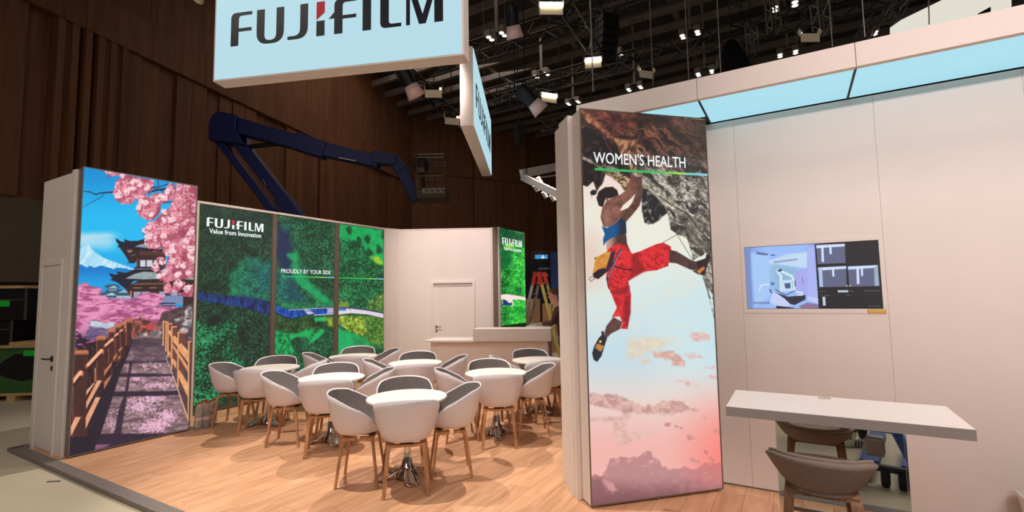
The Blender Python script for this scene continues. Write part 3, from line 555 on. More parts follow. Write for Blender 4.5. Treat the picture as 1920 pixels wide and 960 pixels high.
        a.fill(q((80, 785), (110, 800), (130, 830), (160, 830), (160, 855), (80, 850)), (26, 46, 96), soft=.8); a.line(q((120, 735), (200, 755), (300, 785)), 1, (110, 64, 50)); a.C[:] = np.clip(a.C*1.18, 0, 1)

# ---- picture 3: climber under an overhang
def art_climber(a):
    rg = np.random.default_rng(12)
    q1 = crop(1080, 195, 4.8); q2 = crop(1080, 320, 4.8); q3 = crop(1080, 440, 3.692); q4 = crop(1090, 600, 5.333); q5 = crop(1090, 770, 5.05)
    def sky(X, Y):
        t = (Y-330)/600; w = (X-1100)/240
        c = mix((240, 216, 206), (234, 234, 220), sst(0, .16, t)); c = mix(c, (200, 226, 232), sst(.2, .42, t)*np.clip(.45+w*.55, 0, 1)); c = mix(c, (188, 216, 230), sst(.38, .58, t)*(1-sst(.3, .8, w))*.8)
        c = mix(c, (232, 214, 206), sst(.56, .74, t)); c = mix(c, (240, 180, 172), sst(.68, .88, t)); c = mix(c, (248, 128, 118), sst(.55, 1.15, w)*sst(.6, .9, t)*.95)
        c = mix(c, (226, 196, 182), (1-sst(0, .25, w))*sst(.12, .25, t)*(1-sst(.3, .42, t))*.8)
        n = fbm(X/26, Y/11, 4, 7); c = mix(c, (240, 224, 200), sst(.5, .8, n)*.3*(1-sst(.5, .6, t)))
        return c
    a.full(sky)
    def cloud(poly, c0, c1, soft=3, wob=5, ws=9, al=.85, seed=3):
        a.fill(poly, lambda X, Y: mix(c0, c1, sst(.3, .7, fbm(X/9, Y/7, 4, seed))), soft=soft, wob=wob, ws=ws, alpha=al, seed=seed)
    cloud(q4((470, 240), (620, 200), (920, 240), (800, 300), (720, 340), (480, 440), (450, 400)), (236, 214, 176), (226, 200, 178), 6, 5, 10, .7)
    cloud(q4((720, 360), (900, 340), (960, 380), (1040, 430), (1040, 490), (900, 490), (890, 430), (730, 410)), (206, 160, 150), (226, 184, 172), 2, 4, 8, .95)
    cloud(q4((560, 400), (680, 430), (710, 480), (600, 470)), (226, 198, 180), (232, 206, 186), 3, 4, 8, .8)
    for p in (((1090, 160), (1180, 150), (1290, 170), (1280, 220), (1160, 250), (1090, 210)), ((1040, 375), (1180, 375), (1220, 410), (1080, 410)), ((1240, 510), (1340, 490), (1340, 530)), ((960, 640), (1030, 635), (1160, 690), (1070, 690)), ((1290, 595), (1345, 595), (1345, 620))):
        cloud(q4(*p), (212, 162, 160), (232, 190, 184), 2.5, 4, 7, .85)
    cloud(q4((70, 785), (330, 790), (420, 820), (520, 870), (620, 900), (740, 890), (800, 850), (960, 830), (1070, 890), (1180, 940), (840, 990), (500, 985), (300, 940), (70, 880)), (190, 142, 138), (222, 180, 170), 2.2, 5, 9, .9)
    cloud(q5((75, 105), (300, 105), (470, 70), (420, 150), (280, 140), (80, 140)), (206, 162, 156), (222, 184, 174), 3, 4, 9, .8)
    cloud(q5((290, 150), (400, 140), (440, 230), (560, 240), (650, 265), (540, 300), (440, 360), (350, 360), (280, 300)), (214, 170, 160), (230, 190, 178), 3, 5, 9, .8)
    for p in (((780, 150), (840, 150), (830, 180), (790, 180)), ((880, 180), (950, 190), (950, 210)), ((985, 270), (1040, 260), (1070, 300), (1020, 310)), ((1240, 230), (1310, 210), (1310, 250)), ((1010, 490), (1060, 485), (1140, 530), (1080, 530)), ((1160, 410), (1190, 420), (1180, 450)), ((1190, 470), (1260, 490), (1220, 500)), ((1150, 80), (1180, 100), (1160, 105))):
        cloud(q5(*p), (178, 116, 120), (206, 146, 146), 1.8, 3, 6, .85)
    def cum(X, Y):
        t = np.clip((Y-850)/100, 0, 1); w = (X-1100)/240
        n = fbm(X/11, Y/9, 5, 14)
        c = mix((236, 178, 172), (190, 136, 136), sst(.25, .62, n+t*.55)); c = mix(c, (128, 82, 88), sst(.45, 1, t+.2*(n-.5))); return mix(c, (232, 104, 96), sst(.6, 1.1, w)*(1-t)*.7)
    a.fill(q5((60, 1000), (60, 700), (120, 650), (190, 670), (215, 600), (275, 490), (340, 490), (360, 475), (480, 480), (520, 480), (580, 425), (640, 425), (690, 480), (760, 550), (800, 590), (900, 590), (1010, 570), (1080, 590), (1170, 530), (1240, 500), (1340, 540), (1400, 1000)), cum, soft=1.5, wob=4.5, ws=8)
    a.fill(q5((90, 680), (190, 670), (230, 800), (200, 880), (90, 880)), (140, 92, 98), soft=4, wob=5, alpha=.7); a.fill(q5((190, 690), (300, 740), (330, 800), (290, 820), (210, 760)), (226, 160, 160), soft=3, wob=4, alpha=.7)
    # rock
    rock = q1((30, 20), (1240, 140), (1240, 1100), (1260, 2050), (1200, 1300), (1000, 1150), (900, 1000), (840, 950), (830, 1000), (720, 1090), (650, 1105), (600, 1030), (595, 800), (540, 680), (500, 700), (440, 790), (405, 740), (300, 650), (250, 640), (240, 700), (180, 790), (150, 710), (100, 750), (40, 740))
    def rk(X, Y):
        u = (X-1090)*.78+(Y-200)*.62; v = -(X-1090)*.62+(Y-200)*.78
        wv = fbm(X/22, Y/22, 3, 30)*26
        n = fbm((u+wv)/30, (v+wv)/7, 5, 31, .6); r = 1-np.abs(2*fbm(u/24+wv/30, v/9, 4, 33)-1); f = fbm(X/2.6, Y/2.6, 3, 35)
        up = 1-sst(262, 345, Y+(1210-X)*.12)
        lo = mix((46, 42, 40), (214, 208, 194), sst(.34, .66, n*.75+f*.25)); lo = mix(lo, (120, 112, 96), sst(.4, .7, fbm(X/30, Y/30, 3, 36))*.5)
        hi = mix((34, 22, 22), (150, 88, 66), sst(.34, .7, n*.8+f*.2)); hi = mix(hi, (66, 52, 46), sst(1215, 1320, X)*.7)
        c = mix(lo, hi, up); c = mix(c, (34, 28, 26), sst(.9, .985, r)*.5); return c
    a.fill(rock, rk, soft=.8, wob=1.5, ws=5)
    a.fill(q2((820, 330), (900, 340), (1240, 600), (1240, 820), (1160, 960), (1200, 1100), (1260, 1400), (1160, 1000), (1180, 760), (1060, 830), (1050, 760), (1000, 620), (920, 590), (860, 550), (840, 440)), rk, soft=.8, wob=1.5, ws=4)
    # dark hollow left
    a.fill(q1((40, 200), (120, 200), (240, 280), (330, 320), (390, 400), (420, 520), (500, 580), (500, 690), (420, 650), (350, 560), (200, 560), (60, 470), (40, 420)), lambda X, Y: mix((24, 20, 22), (60, 42, 40), sst(.55, .75, fbm(X/7, Y/7, 4, 41))), soft=3, wob=4, alpha=.93)
    a.fill(q1((50, 500), (180, 560), (260, 640), (240, 710), (185, 800), (150, 710), (100, 755), (50, 740)), lambda X, Y: mix((26, 20, 20), (54, 40, 36), sst(.5, .7, fbm(X/6, Y/6, 3, 42))), soft=1.2, wob=1.5)
    a.fill(q1((60, 60), (130, 90), (250, 220), (340, 300), (420, 320), (540, 330), (560, 420), (480, 450), (520, 560), (600, 640), (520, 650), (470, 520), (400, 430), (380, 350), (310, 310), (220, 240), (100, 150)), lambda X, Y: mix((110, 62, 46), (216, 158, 112), sst(.35, .65, fbm(X/5+Y/12, Y/12, 4, 44))), soft=3, wob=3, alpha=.8)
    a.fill(q1((60, 40), (600, 80), (560, 200), (380, 280), (300, 250), (130, 110)), lambda X, Y: mix((56, 26, 24), (120, 58, 46), sst(.35, .65, fbm(X/8, Y/5, 4, 45))), soft=6, wob=4, alpha=.7)
    a.line(q1((80, 90), (160, 170), (250, 235), (330, 310)), 2, (150, 70, 56), .7); a.line(q1((60, 190), (200, 225), (320, 300)), 1.8, (120, 58, 50), .6); a.line(q1((250, 290), (290, 390), (330, 450)), 1.4, (130, 70, 66), .7)
    a.fill(q1((340, 300), (420, 280), (520, 290), (590, 240), (560, 310), (470, 320), (420, 300)), (30, 22, 22), soft=2, wob=2.5, alpha=.85); a.fill(q1((470, 390), (530, 380), (550, 420), (500, 440)), (50, 40, 34), soft=2, wob=2, alpha=.8)
    a.fill(q1((170, 580), (210, 590), (420, 650), (490, 680), (470, 790), (430, 785), (400, 735), (300, 650), (240, 620)), lambda X, Y: mix((80, 58, 40), (196, 170, 128), sst(.35, .65, fbm((X+Y)/6, (Y-X*.5)/3, 4, 46))), soft=1.2, wob=1.2)
    a.fill(q1((510, 620), (600, 640), (780, 780), (900, 900), (1000, 960), (1080, 1050), (980, 1040), (820, 930), (700, 830), (560, 700)), lambda X, Y: mix((130, 118, 104), (222, 212, 194), sst(.35, .65, fbm((X+Y)/9, (Y-X)/4, 4, 47))), soft=3, wob=3, alpha=.8)
    a.fill(q2((600, 180), (640, 170), (720, 240), (800, 330), (825, 390), (740, 470), (660, 500), (620, 480), (595, 330)), lambda X, Y: mix((34, 34, 36), (124, 124, 120), sst(.48, .75, fbm(X/5, Y/7, 4, 48))), soft=1, wob=1.5)
    for c, r in (((1105, 820), 5.5), ((830, 830), 3.5), ((725, 720), 2.2), ((1020, 770), 4)):
        x, y = q1(c)[0]; a.fill([(x+r*np.cos(t)*.8, y+r*1.5*np.sin(t)) for t in np.linspace(0, 6.28, 12)[:11]], (58, 56, 58), soft=1.5, wob=1.5, alpha=.8)
    a.line(q2((760, 240), (900, 340), (1010, 400), (1100, 520), (1200, 640)), [3, 2.4, 3, 2, 2], (44, 40, 38), .75); a.line(q2((930, 420), (1010, 520), (1120, 640), (1190, 730)), [5, 8, 4, 2], (84, 78, 72), .7); a.line(q2((910, 230), (960, 320), (1010, 390)), 2, (70, 70, 66), .6)
    a.fill(q3((880, 310), (930, 220), (960, 260), (958, 440), (910, 370)), rk, soft=.8, wob=1)
    # climber
    sk = (124, 78, 64); skd = (84, 54, 48); skl = (186, 136, 118)
    a.fill(q2((60, -60), (110, -50)), sk) if 0 else None
    def skin(X, Y): return mix((104, 66, 56), (148, 98, 82), sst(.2, .8, fbm(X/12, Y/12, 2, 51)))
    a.fill(q2((535, 70), (600, 60), (600, 250), (575, 330), (520, 400), (450, 480), (395, 450), (400, 380), (470, 350), (510, 300), (545, 200)), lambda X, Y: mix((74, 48, 44), (120, 78, 66), fbm(X/6, Y/6, 2, 52)))
    a.fill(q2((505, 20), (545, 60), (545, 210), (500, 260), (420, 330), (400, 370), (410, 470), (360, 500), (290, 530), (240, 520), (218, 440), (230, 360), (270, 290), (330, 255), (400, 230), (460, 180), (485, 90)), skin)
    a.fill(q2((225, 430), (250, 360), (300, 330), (320, 420), (270, 480)), skl, soft=5, alpha=.5); a.fill(q2((290, 290), (400, 240), (480, 170), (500, 190), (420, 270), (330, 320)), (160, 104, 86), soft=4, alpha=.55)
    a.fill(q2((180, 260), (200, 200), (260, 160), (330, 155), (370, 185), (385, 235), (300, 265), (262, 265), (240, 345), (200, 330)), (34, 25, 24)); a.fill(q2((122, 205), (140, 185), (175, 185), (185, 215), (160, 235), (130, 232)), (34, 25, 24)); a.line(q2((135, 235), (140, 260)), .8, (60, 45, 42))
    a.fill(q2((262, 258), (290, 255), (285, 285), (265, 285)), (130, 80, 66))
    a.fill(q2((270, 650), (330, 600), (450, 580), (460, 680), (500, 770), (400, 800), (270, 730)), lambda X, Y: mix((76, 50, 46), (196, 150, 130), 1-sst(1140, 1160, X)))
    a.fill(q2((228, 520), (280, 535), (360, 490), (405, 440), (450, 480), (455, 580), (330, 620), (270, 660), (245, 700), (240, 640), (255, 590)), lambda X, Y: mix((14, 84, 140), (28, 44, 66), sst(1150, 1168, X)))
    red = lambda X, Y: mix(mix((178, 28, 38), (222, 46, 50), sst(.3, .6, fbm((X+Y)/9, (Y-X)/5, 4, 53))), (244, 92, 84), sst(.62, .8, fbm(X/4+Y/6, Y/9, 3, 54))*.6)
    a.fill(q3((210, 130), (260, 85), (340, 90), (390, 150), (450, 130), (560, 80), (610, 70), (660, 95), (665, 130), (650, 200), (640, 235), (560, 265), (470, 275), (360, 340), (380, 440), (375, 560), (355, 680), (305, 676), (320, 640), (300, 590), (245, 596), (280, 530), (240, 430), (215, 380), (205, 300), (230, 210)), red)
    a.fill(q3((385, 160), (420, 150), (480, 270), (400, 310), (360, 340), (390, 250)), (130, 24, 34), soft=4, alpha=.7); a.fill(q3((330, 480), (370, 420), (375, 560), (350, 660), (325, 620)), (126, 24, 34), soft=3, alpha=.7); a.fill(q3((240, 410), (370, 380), (360, 430), (260, 440)), (124, 24, 34), soft=3, alpha=.6)
    a.line(q3((255, 235), (320, 258), (390, 262)), 2.2, (48, 18, 26)); a.line(q3((262, 90), (300, 80), (345, 100)), 3, (170, 40, 44)); a.line(q3((600, 75), (640, 130), (640, 235)), 1.4, (160, 26, 36), .7)
    a.line(q3((208, 320), (225, 395)), 2, (40, 24, 40))
    a.fill(q3((650, 120), (700, 130), (800, 190), (845, 205), (850, 265), (800, 260), (700, 215), (650, 210)), lambda X, Y: mix((56, 38, 40), (100, 68, 62), fbm(X/8, Y/8, 3, 55)))
    a.fill(q3((840, 200), (900, 180), (930, 140), (940, 165), (915, 230), (890, 300), (850, 290), (810, 268), (850, 262)), (44, 30, 34)); a.fill(q3((840, 270), (890, 232), (900, 250), (860, 290)), (200, 124, 56)); a.line(q3((845, 205), (885, 240)), 1.4, (24, 20, 24))
    a.line(q3((605, 70), (705, 12), (815, 195)), .9, (60, 54, 50)); a.line(q3((705, 12), (740, -20)), .9, (60, 54, 50))
    a.fill(q3((130, 180), (210, 135), (250, 140), (235, 210), (200, 260), (110, 300)), lambda X, Y: mix((190, 116, 40), (226, 160, 78), fbm(X/6, Y/6, 2, 56))); a.fill(q3((110, 295), (150, 262), (200, 250), (210, 280), (150, 330), (120, 320)), (38, 30, 36)); a.fill(q3((240, 140), (270, 130), (250, 230), (215, 280), (200, 270)), (58, 34, 54))
    a.line(q3((310, 120), (270, 200), (215, 330)), 3.4, (44, 44, 66)); a.line(q3((312, 125), (275, 195), (220, 320)), .9, (190, 196, 214)); a.line(q3((85, 320), (120, 312), (125, 325), (100, 345), (85, 330)), .9, (44, 36, 40))
    a.fill(q3((126, 178), (134, 178), (134, 190), (126, 190)), (40, 30, 30))
    a.fill(q3((255, 595), (320, 630), (300, 680), (240, 710), (205, 745), (190, 720), (205, 660)), lambda X, Y: mix((70, 46, 46), (120, 84, 76), fbm(X/6, Y/6, 3, 57)))
    a.fill(q3((170, 695), (188, 695), (190, 720), (210, 745), (195, 790), (170, 870), (140, 910), (115, 895), (105, 850), (120, 800), (150, 745), (172, 722)), (36, 40, 52)); a.fill(q3((125, 810), (140, 780), (190, 800), (165, 840)), (186, 130, 72)); x, y = q3((163, 768))[0]; a.dots(np.array([x, x]), np.array([y, y]), np.array([4.6, 2.6]), [(30, 30, 38), (228, 194, 96)])

# ---- picture on the wall screen
def art_screen(a):
    q = crop(1360, 420, 4.8)
    def bg(X, Y): return mix(mix((128, 152, 226), (150, 186, 244), sst(1395, 1440, X)), (140, 150, 226), sst(1500, 1535, X)*.7)
    a.full(bg)
    a.fill(q((170, 220), (230, 215), (240, 760), (195, 765)), (118, 140, 196), soft=2); a.fill(q((230, 250), (400, 290), (400, 640), (260, 760), (240, 500)), (164, 198, 244), soft=3)
    a.fill(q((280, 248), (385, 265), (380, 280), (285, 268)), (86, 100, 140)); a.fill(q((410, 272), (450, 276), (448, 284), (412, 282)), (60, 70, 110))
    a.fill(q((390, 330), (560, 270), (740, 250), (740, 400), (600, 380), (460, 360), (410, 380)), (190, 216, 240), soft=2); a.fill(q((430, 335), (650, 308), (655, 325), (440, 352)), (150, 160, 200)); a.fill(q((405, 362), (460, 360), (450, 600), (410, 560)), (150, 188, 216), soft=3)
    a.fill(q((450, 380), (640, 400), (640, 600), (460, 600)), (140, 184, 210), soft=4); a.fill(q((620, 420), (740, 400), (740, 640), (630, 620)), (164, 168, 236), soft=3)
    a.fill(q((740, 220), (810, 200), (835, 720), (740, 690)), (168, 178, 240), soft=2); a.fill(q((740, 650), (836, 670), (836, 720), (740, 690)), (190, 200, 244))
    a.line(q((480, 415), (560, 450), (600, 470), (620, 520), (620, 590)), 4, (212, 232, 246)); a.line(q((470, 420), (500, 470), (500, 600)), 5, (206, 228, 244)); a.fill(q((500, 510), (600, 500), (605, 600), (500, 610)), (196, 220, 240)); a.fill(q((530, 535), (585, 530), (585, 580), (540, 580)), (60, 90, 130))
    a.fill(q((465, 420), (500, 400), (515, 415), (490, 430)), (44, 60, 90)); a.fill(q((400, 525), (440, 525), (440, 550), (400, 550)), (60, 120, 210)); a.line(q((450, 590), (540, 640), (620, 605)), 1.6, (50, 80, 120))
    a.line(q((625, 510), (630, 560)), 2, (56, 76, 110)); a.line(q((690, 480), (700, 540)), 1, (90, 90, 140)); a.line(q((300, 600), (320, 550), (400, 540)), 3, (206, 220, 250)); a.line(q((400, 590), (420, 630)), 2.4, (60, 70, 120))
    a.fill(q((420, 610), (560, 660), (600, 730), (480, 760), (400, 700)), (196, 206, 246)); a.fill(q((450, 615), (560, 655), (720, 640), (720, 680), (620, 730), (580, 720), (530, 670)), (40, 38, 56)); a.fill(q((660, 740), (735, 710), (835, 725), (835, 765), (680, 765)), (134, 110, 150)); a.fill(q((455, 735), (620, 755), (600, 765), (455, 762)), (40, 34, 54))
    a.line(q((640, 610), (690, 620)), 3, (224, 232, 246)); a.line(q((650, 640), (690, 640)), 2.4, (224, 232, 246))
    a.fill(q((808, 180), (1400, 140), (1430, 770), (838, 770)), (20, 20, 26), soft=.4)
    for (x0, y0, x1, y1, x2, y2, x3, y3, sp) in ((822, 190, 1080, 178, 1086, 352, 832, 362, ((880, 345, 14), (952, 275, 13))), (836, 392, 1090, 380, 1092, 566, 846, 570, ((974, 478, 12),)), (1106, 384, 1374, 372, 1388, 560, 1116, 566, ((1196, 545, 15), (1233, 472, 12)))):
        a.fill(q((x0, y0), (x1, y1), (x2, y2), (x3, y3)), (92, 98, 128), soft=.4)
        a.fill(q((x0, y0), (x1, y1), (x1, y1+24), (x0, y0+28)), (206, 222, 250), soft=.8)
        for sx, sy, w in sp: a.line(q((sx-3, y0+14), (sx, sy-12)), w/4.8*1.5, (210, 226, 250)); a.line(q((sx, sy-14), (sx, sy)), [w/4.8*1.4, .4], (210, 226, 250))
    a.fill(q((838, 400), (872, 400), (880, 566), (848, 568)), (168, 196, 226)); a.fill(q((1342, 390), (1374, 376), (1386, 558), (1344, 560)), (150, 176, 196))
    a.fill(q((1012, 598), (1106, 598), (1106, 616), (1012, 616)), (196, 206, 220), soft=.3); a.fill(q((874, 656), (898, 656), (902, 736), (876, 736)), (190, 206, 226), soft=.3)
    for x, y, w in ((850, 608, 24), (888, 608, 16), (862, 642, 10), (890, 642, 46), (1090, 642, 30), (1255, 604, 130), (1290, 742, 34), (1340, 742, 52), (1120, 606, 30)): a.line(q((x, y), (x+w, y)), 1.4, (120, 126, 140), .7)
    for x, y in ((1094, 558), (1120, 558)): a.fill(q((x-5, y-6), (x+5, y-6), (x+5, y+6), (x-5, y+6)), (230, 230, 236))
# ------------------------------------------------------------------ booth frame: u runs along the right-hand wall, v away from the aisle
WO = Vector((1.8388, 4.4085, 0)); WA = -0.5292
UD = Vector((math.cos(WA), math.sin(WA), 0)); VD = Vector((-math.sin(WA), math.cos(WA), 0))
def uv(u, v, z=0): return WO+UD*u+VD*v+Vector((0, 0, z))

# ---- hall shell
fl = MB().box(-40, 40, -12, 60, -.14, -.04).build('floor', M['concrete']); tag(fl, kind='structure')
ce = MB().box(-40, 60, -12, 70, 15.6, 15.8).build('ceiling', M['dark']); tag(ce, kind='structure')
HD = Vector((math.sin(R(14.2)), math.cos(R(14.2)), 0)); HP = Vector((-12.4, 12.0, 0)); ha = math.atan2(HD.y, HD.x)
wl = structure('wall_left', HP, ha)     # local x along the wall, local y to the far side
MB().box(-24, 22.6, .25, .6, -.04, 15.6).build('backing', M['hall'], wl)
rnd = random.Random(3)
for i in range(78):
    x = -24+i*.6
    d = rnd.choice((0, 0, .05, .12)) if x > 1.8 else (0 if i % 2 else .16)
    if x < -5: d = 0
    MB().box(0, .585, d, .25, 0, 5.0 if False else 5.05).build('panel', M['hall'], wl).location = (x, 0, 4.35)
for i in range(6): MB().box(0, .17, -.08, .1, 0, 5.06).build('rib', M['hall'], wl).location = (.62+i*.34, 0, 4.35)
for i in range(24): MB().box(0, 1.93, -.10, .25, 0, 1.2).build('panel', M['hall'], wl).location = (-24+i*1.945, 0, 9.42)
for i in range(24): MB().box(0, 1.93, .05, .25, 0, 4.9).build('panel', M['hall'], wl).location = (-24+i*1.945, 0, 10.65)
for i in range(24):
    for z in (-.04, 2.2): MB().box(0, 1.93, .08, .25, 0, 2.15).build('panel', M['hallgrey'], wl).location = (-24+i*1.945, 0, z)
C0 = HP+HD*22.4
ED = Vector((math.sin(R(62)), math.cos(R(62)), 0)); we = structure('wall_far', C0, math.atan2(ED.y, ED.x))
MB().box(-.4, 46, .25, .6, -.04, 15.6).build('backing', M['hall'], we)
for i in range(19):
    d = (0, .12, .02, .16)[i % 4]
    for z, h in ((-.04, 5.2), (5.2, 5.2), (10.45, 5.1)): MB().box(0, 2.36, d, .25, 0, h).build('panel', M['hall'], we).location = (i*2.4-.1, 0, z)

# ---- roof steel: purlins across the hall, deeper girders under them
for i in range(30):
    v = -3+i*1.55
    b = MB().box(-30, 36, -.09, .09, 0, .32).build('purlin', M['beam'], ce); b.location = uv(0, v, 14.3); b.rotation_euler = (0, 0, WA)
for i in range(9):
    u = -14+i*5.2
    b = MB().box(-.12, .12, -12, 46, 0, .5).build('girder', M['beam'], ce); b.location = uv(u, 0, 14.7); b.rotation_euler = (0, 0, WA)

# ---- raised wooden floor of the booth
fb = structure('floor', uv(0, 0, 0), WA); fb.name = 'floor.001'
MB().box(-7.32, 3.6, -2.62, 6.6, -.06, -.012).build('base_board', M['edge'], fb)
PW, PL = .205, 1.30
pm = MB().box(-PW/2+.0012, PW/2-.0012, -PL/2+.0012, PL/2-.0012, -.012, 0).mesh('plank'); pm.materials.append(M['plank'])
n = 0
for i in range(53):
    u = -7.2+(i+.5)*PW
    v = -2.6-((i*.433) % 1)*PL; vmax = 5.6 if u < .15 else .05
    if u < -6.9: vmax = 3
    while v < vmax:
        a = max(v, -2.6); b = min(v+PL, vmax+.2)
        if b-a > .05:
            # leave out what no one could see: behind the green wall
            if not (u < -7.02 and a > 3):
                o = bpy.data.objects.new('plank', pm); COL.objects.link(o); o.parent = fb; o.location = (u, (a+b)/2, 0); o.scale = (1, (b-a)/PL, 1); n += 1
        v += PL
et = structure('trim_1', uv(0, 0, 0), WA)
for i in range(6):
    x0 = -7.34+i*1.84; MB().box(x0, x0+1.838, -2.72, -2.60, -.045, .004).build('edge_profile', M['edge'], et, bevel=.006)
MB().box(-7.42, -7.3, -2.72, 3, -.045, .004).build('edge_profile', M['edge'], et, bevel=.006)
# ------------------------------------------------------------------ lettering
def rounded(poly, rad):
    out = []; n = len(poly)
    for i, p in enumerate(poly):
        r = rad.get(i, 0)
        if not r: out.append(p); continue
        a = Vector(poly[i-1]); b = Vector(p); c = Vector(poly[(i+1) % n])
        d1 = (a-b).normalized(); d2 = (c-b).normalized(); p1 = b+d1*r; p2 = b+d2*r
        for k in range(7):
            t = k/6; q = p1*(1-t)**2+b*2*t*(1-t)+p2*t*t; out.append((q.x, q.y))
    return out
LOGO = [
    (rounded([(0, 0), (.25, 0), (.25, .42), (.67, .42), (.67, .52), (.25, .52), (.25, .9), (.68, .9), (.68, 1), (0, 1)], {9: .17, 6: .1, 1: .03}), 0),
    (rounded([(.84, -.04), (1.71, -.04), (1.71, 1), (1.47, 1), (1.47, .06), (1.09, .06), (1.09, 1), (.84, 1)], {0: .36, 1: .36, 4: .18, 5: .18}), 0),
    (rounded([(1.83, -.01), (2.46, -.01), (2.46, 1), (2.22, 1), (2.22, .09), (1.83, .09)], {1: .34, 4: .2}), 0),
    ([(2.725, 0), (2.975, 0), (2.975, .44), (2.725, .44)], 0),
    ([(2.725, .475), (2.975, .67), (2.975, 1), (2.725, 1)], 1),
    (rounded([(3.27, 0), (3.52, 0), (3.52, .42), (3.93, .42), (3.93, .52), (3.52, .52), (3.52, .9), (3.93, .9), (3.93, 1), (3.27, 1), (3.27, .64), (3.10, .46), (3.27, .46)], {9: .17, 6: .1}), 0),
    ([(4.12, 0), (4.37, 0), (4.37, 1), (4.12, 1)], 0),
    (rounded([(4.64, 0), (5.25, 0), (5.25, .1), (4.89, .1), (4.89, 1), (4.64, 1)], {0: .17, 3: .1}), 0),
    ([(5.39, 0), (5.50, 0), (5.50, .86), (5.755, 0), (5.95, 0), (6.19, .80), (6.19, 0), (6.435, 0), (6.435, 1), (6.09, 1), (5.86, .27), (5.63, 1), (5.39, 1)], 0)]
def logo(parent, x, z, h, y, m0, m1, sx=1.0, depth=.004, name='letter'):
    for p, red in LOGO:
        MB().prism([(x+a*h*sx, z+b*h) for a, b in p], y-depth, y).build(name, m1 if red else m0, parent)
def text(parent, body, x, z, width, height, y, m, depth=.003, bold=0.0, name='lettering', center=False):
    cu = bpy.data.curves.new('t', 'FONT'); cu.body = body; cu.size = 1; cu.resolution_u = 3
    o = bpy.data.objects.new('t', cu); COL.objects.link(o)
    bpy.context.view_layer.update(); me0 = o.evaluated_get(bpy.context.evaluated_depsgraph_get()).to_mesh()
    vs = np.array([v.co[:] for v in me0.vertices]); fs = [tuple(p.vertices) for p in me0.polygons]
    o.to_mesh_clear(); bpy.data.objects.remove(o)
    x0, y0 = vs[:, 0].min(), 0.0; x1, y1 = vs[:, 0].max(), .729    # cap height of the built-in face
    mb = MB(); kx = width/(x1-x0); kz = height/y1
    mb.v = [(x+(a-x0)*kx, y-depth, z+(b-y0)*kz) for a, b, _ in vs]; mb.f = fs
    if bold:
        v0, f0 = list(mb.v), list(mb.f); n0 = len(v0); k = 0
        for dx, dz in ((-1, 0), (1, 0), (0, -1), (0, 1)):
            k += 1; mb.v += [(a+dx*bold*height*.6, b-depth*.02*k, c+dz*bold*height*.6) for a, b, c in v0]; mb.f += [tuple(i+n0*k for i in f) for f in f0]
    return mb.build(name, m, parent)
def picture(parent, art, corners, nu, nv, x0, x1, z0, z1, y, m, name='print', *args):
    a = Art(corners, nu, nv); art(a, *args)
    me = bpy.data.meshes.new(name)
    u, v = np.meshgrid(np.linspace(x0, x1, nu), np.linspace(z0, z1, nv)); co = np.stack([u.ravel(), np.full(nu*nv, y), v.ravel()], 1).astype(np.float32)
    i = (np.arange(nv-1)[:, None]*nu+np.arange(nu-1)[None]).ravel(); q = np.stack([i, i+1, i+1+nu, i+nu], 1).astype(np.int32)
    me.vertices.add(len(co)); me.vertices.foreach_set('co', co.ravel()); me.loops.add(q.size); me.loops.foreach_set('vertex_index', q.ravel())
    me.polygons.add(len(q)); me.polygons.foreach_set('loop_start', np.arange(0, q.size, 4, dtype=np.int32)); me.update(calc_edges=True)
    at = me.color_attributes.new('print', 'FLOAT_COLOR', 'POINT'); c = np.clip(a.C, 0, 1); c = np.where(c <= .04045, c/12.92, ((c+.055)/1.055)**2.4)
    at.data.foreach_set('color', np.concatenate([c, np.ones((len(c), 1))], 1).astype(np.float32).ravel())
    return link(name, me, m, parent)
def frame(parent, x0, x1, z0, z1, y0, y1, w, m, name='frame'):
    mb = MB(); mb.box(x0, x0+w, y0, y1, z0, z1); mb.box(x1-w, x1, y0, y1, z0, z1); mb.box(x0+w, x1-w, y0, y1, z1-w, z1); mb.box(x0+w, x1-w, y0, y1, z0, z0+w)
    return mb.build(name, m, parent)
def door_handle(parent, x, z, y, m, s=1, flip=False):
    k = -1 if flip else 1; mb = MB()
    mb.box(x-.02, x+.02, y-.008, y, z-.03, z+.03); mb.tube([(x, y-.008, z), (x, y-.05, z), (x+k*.02, y-.055, z), (x+k*.12, y-.055, z)], .009, 8); mb.box(x-.02, x+.02, y-.008, y, z-.12, z-.06)
    return mb.build('handle', m, parent, smooth=40)

# ------------------------------------------------------------------ left tower with the backlit bridge picture
SA = math.atan2(6.4351-5.3841, -4.2286+4.8405); SW = math.hypot(.6119, 1.051)
tw = thing('light_tower', 'white store tower with a plain side door and a tall backlit picture of pink blossom', 'booth tower', (-4.8405, 5.3841, 0), SA)
lb = MB().box(0, SW, 0, .11, .015, 3.215).build('lightbox', M['alu'], tw)
frame(tw, -.004, SW+.004, .012, 3.222, -.006, .0, .012, M['alu'], 'edge_frame')
picture(tw, art_sakura, [(129.5, 859.6), (356, 808), (369, 350), (154, 310.5)], 250, 600, .008, SW-.008, .024, 3.21, -.003, M['prints'])
cab = MB().box(-.03, SW+.05, .112, .20, 0, 3.2).box(-.03, SW+.05, .20, 1.05, 0, 3.17).build('cabin', M['white'], tw, bevel=.004)
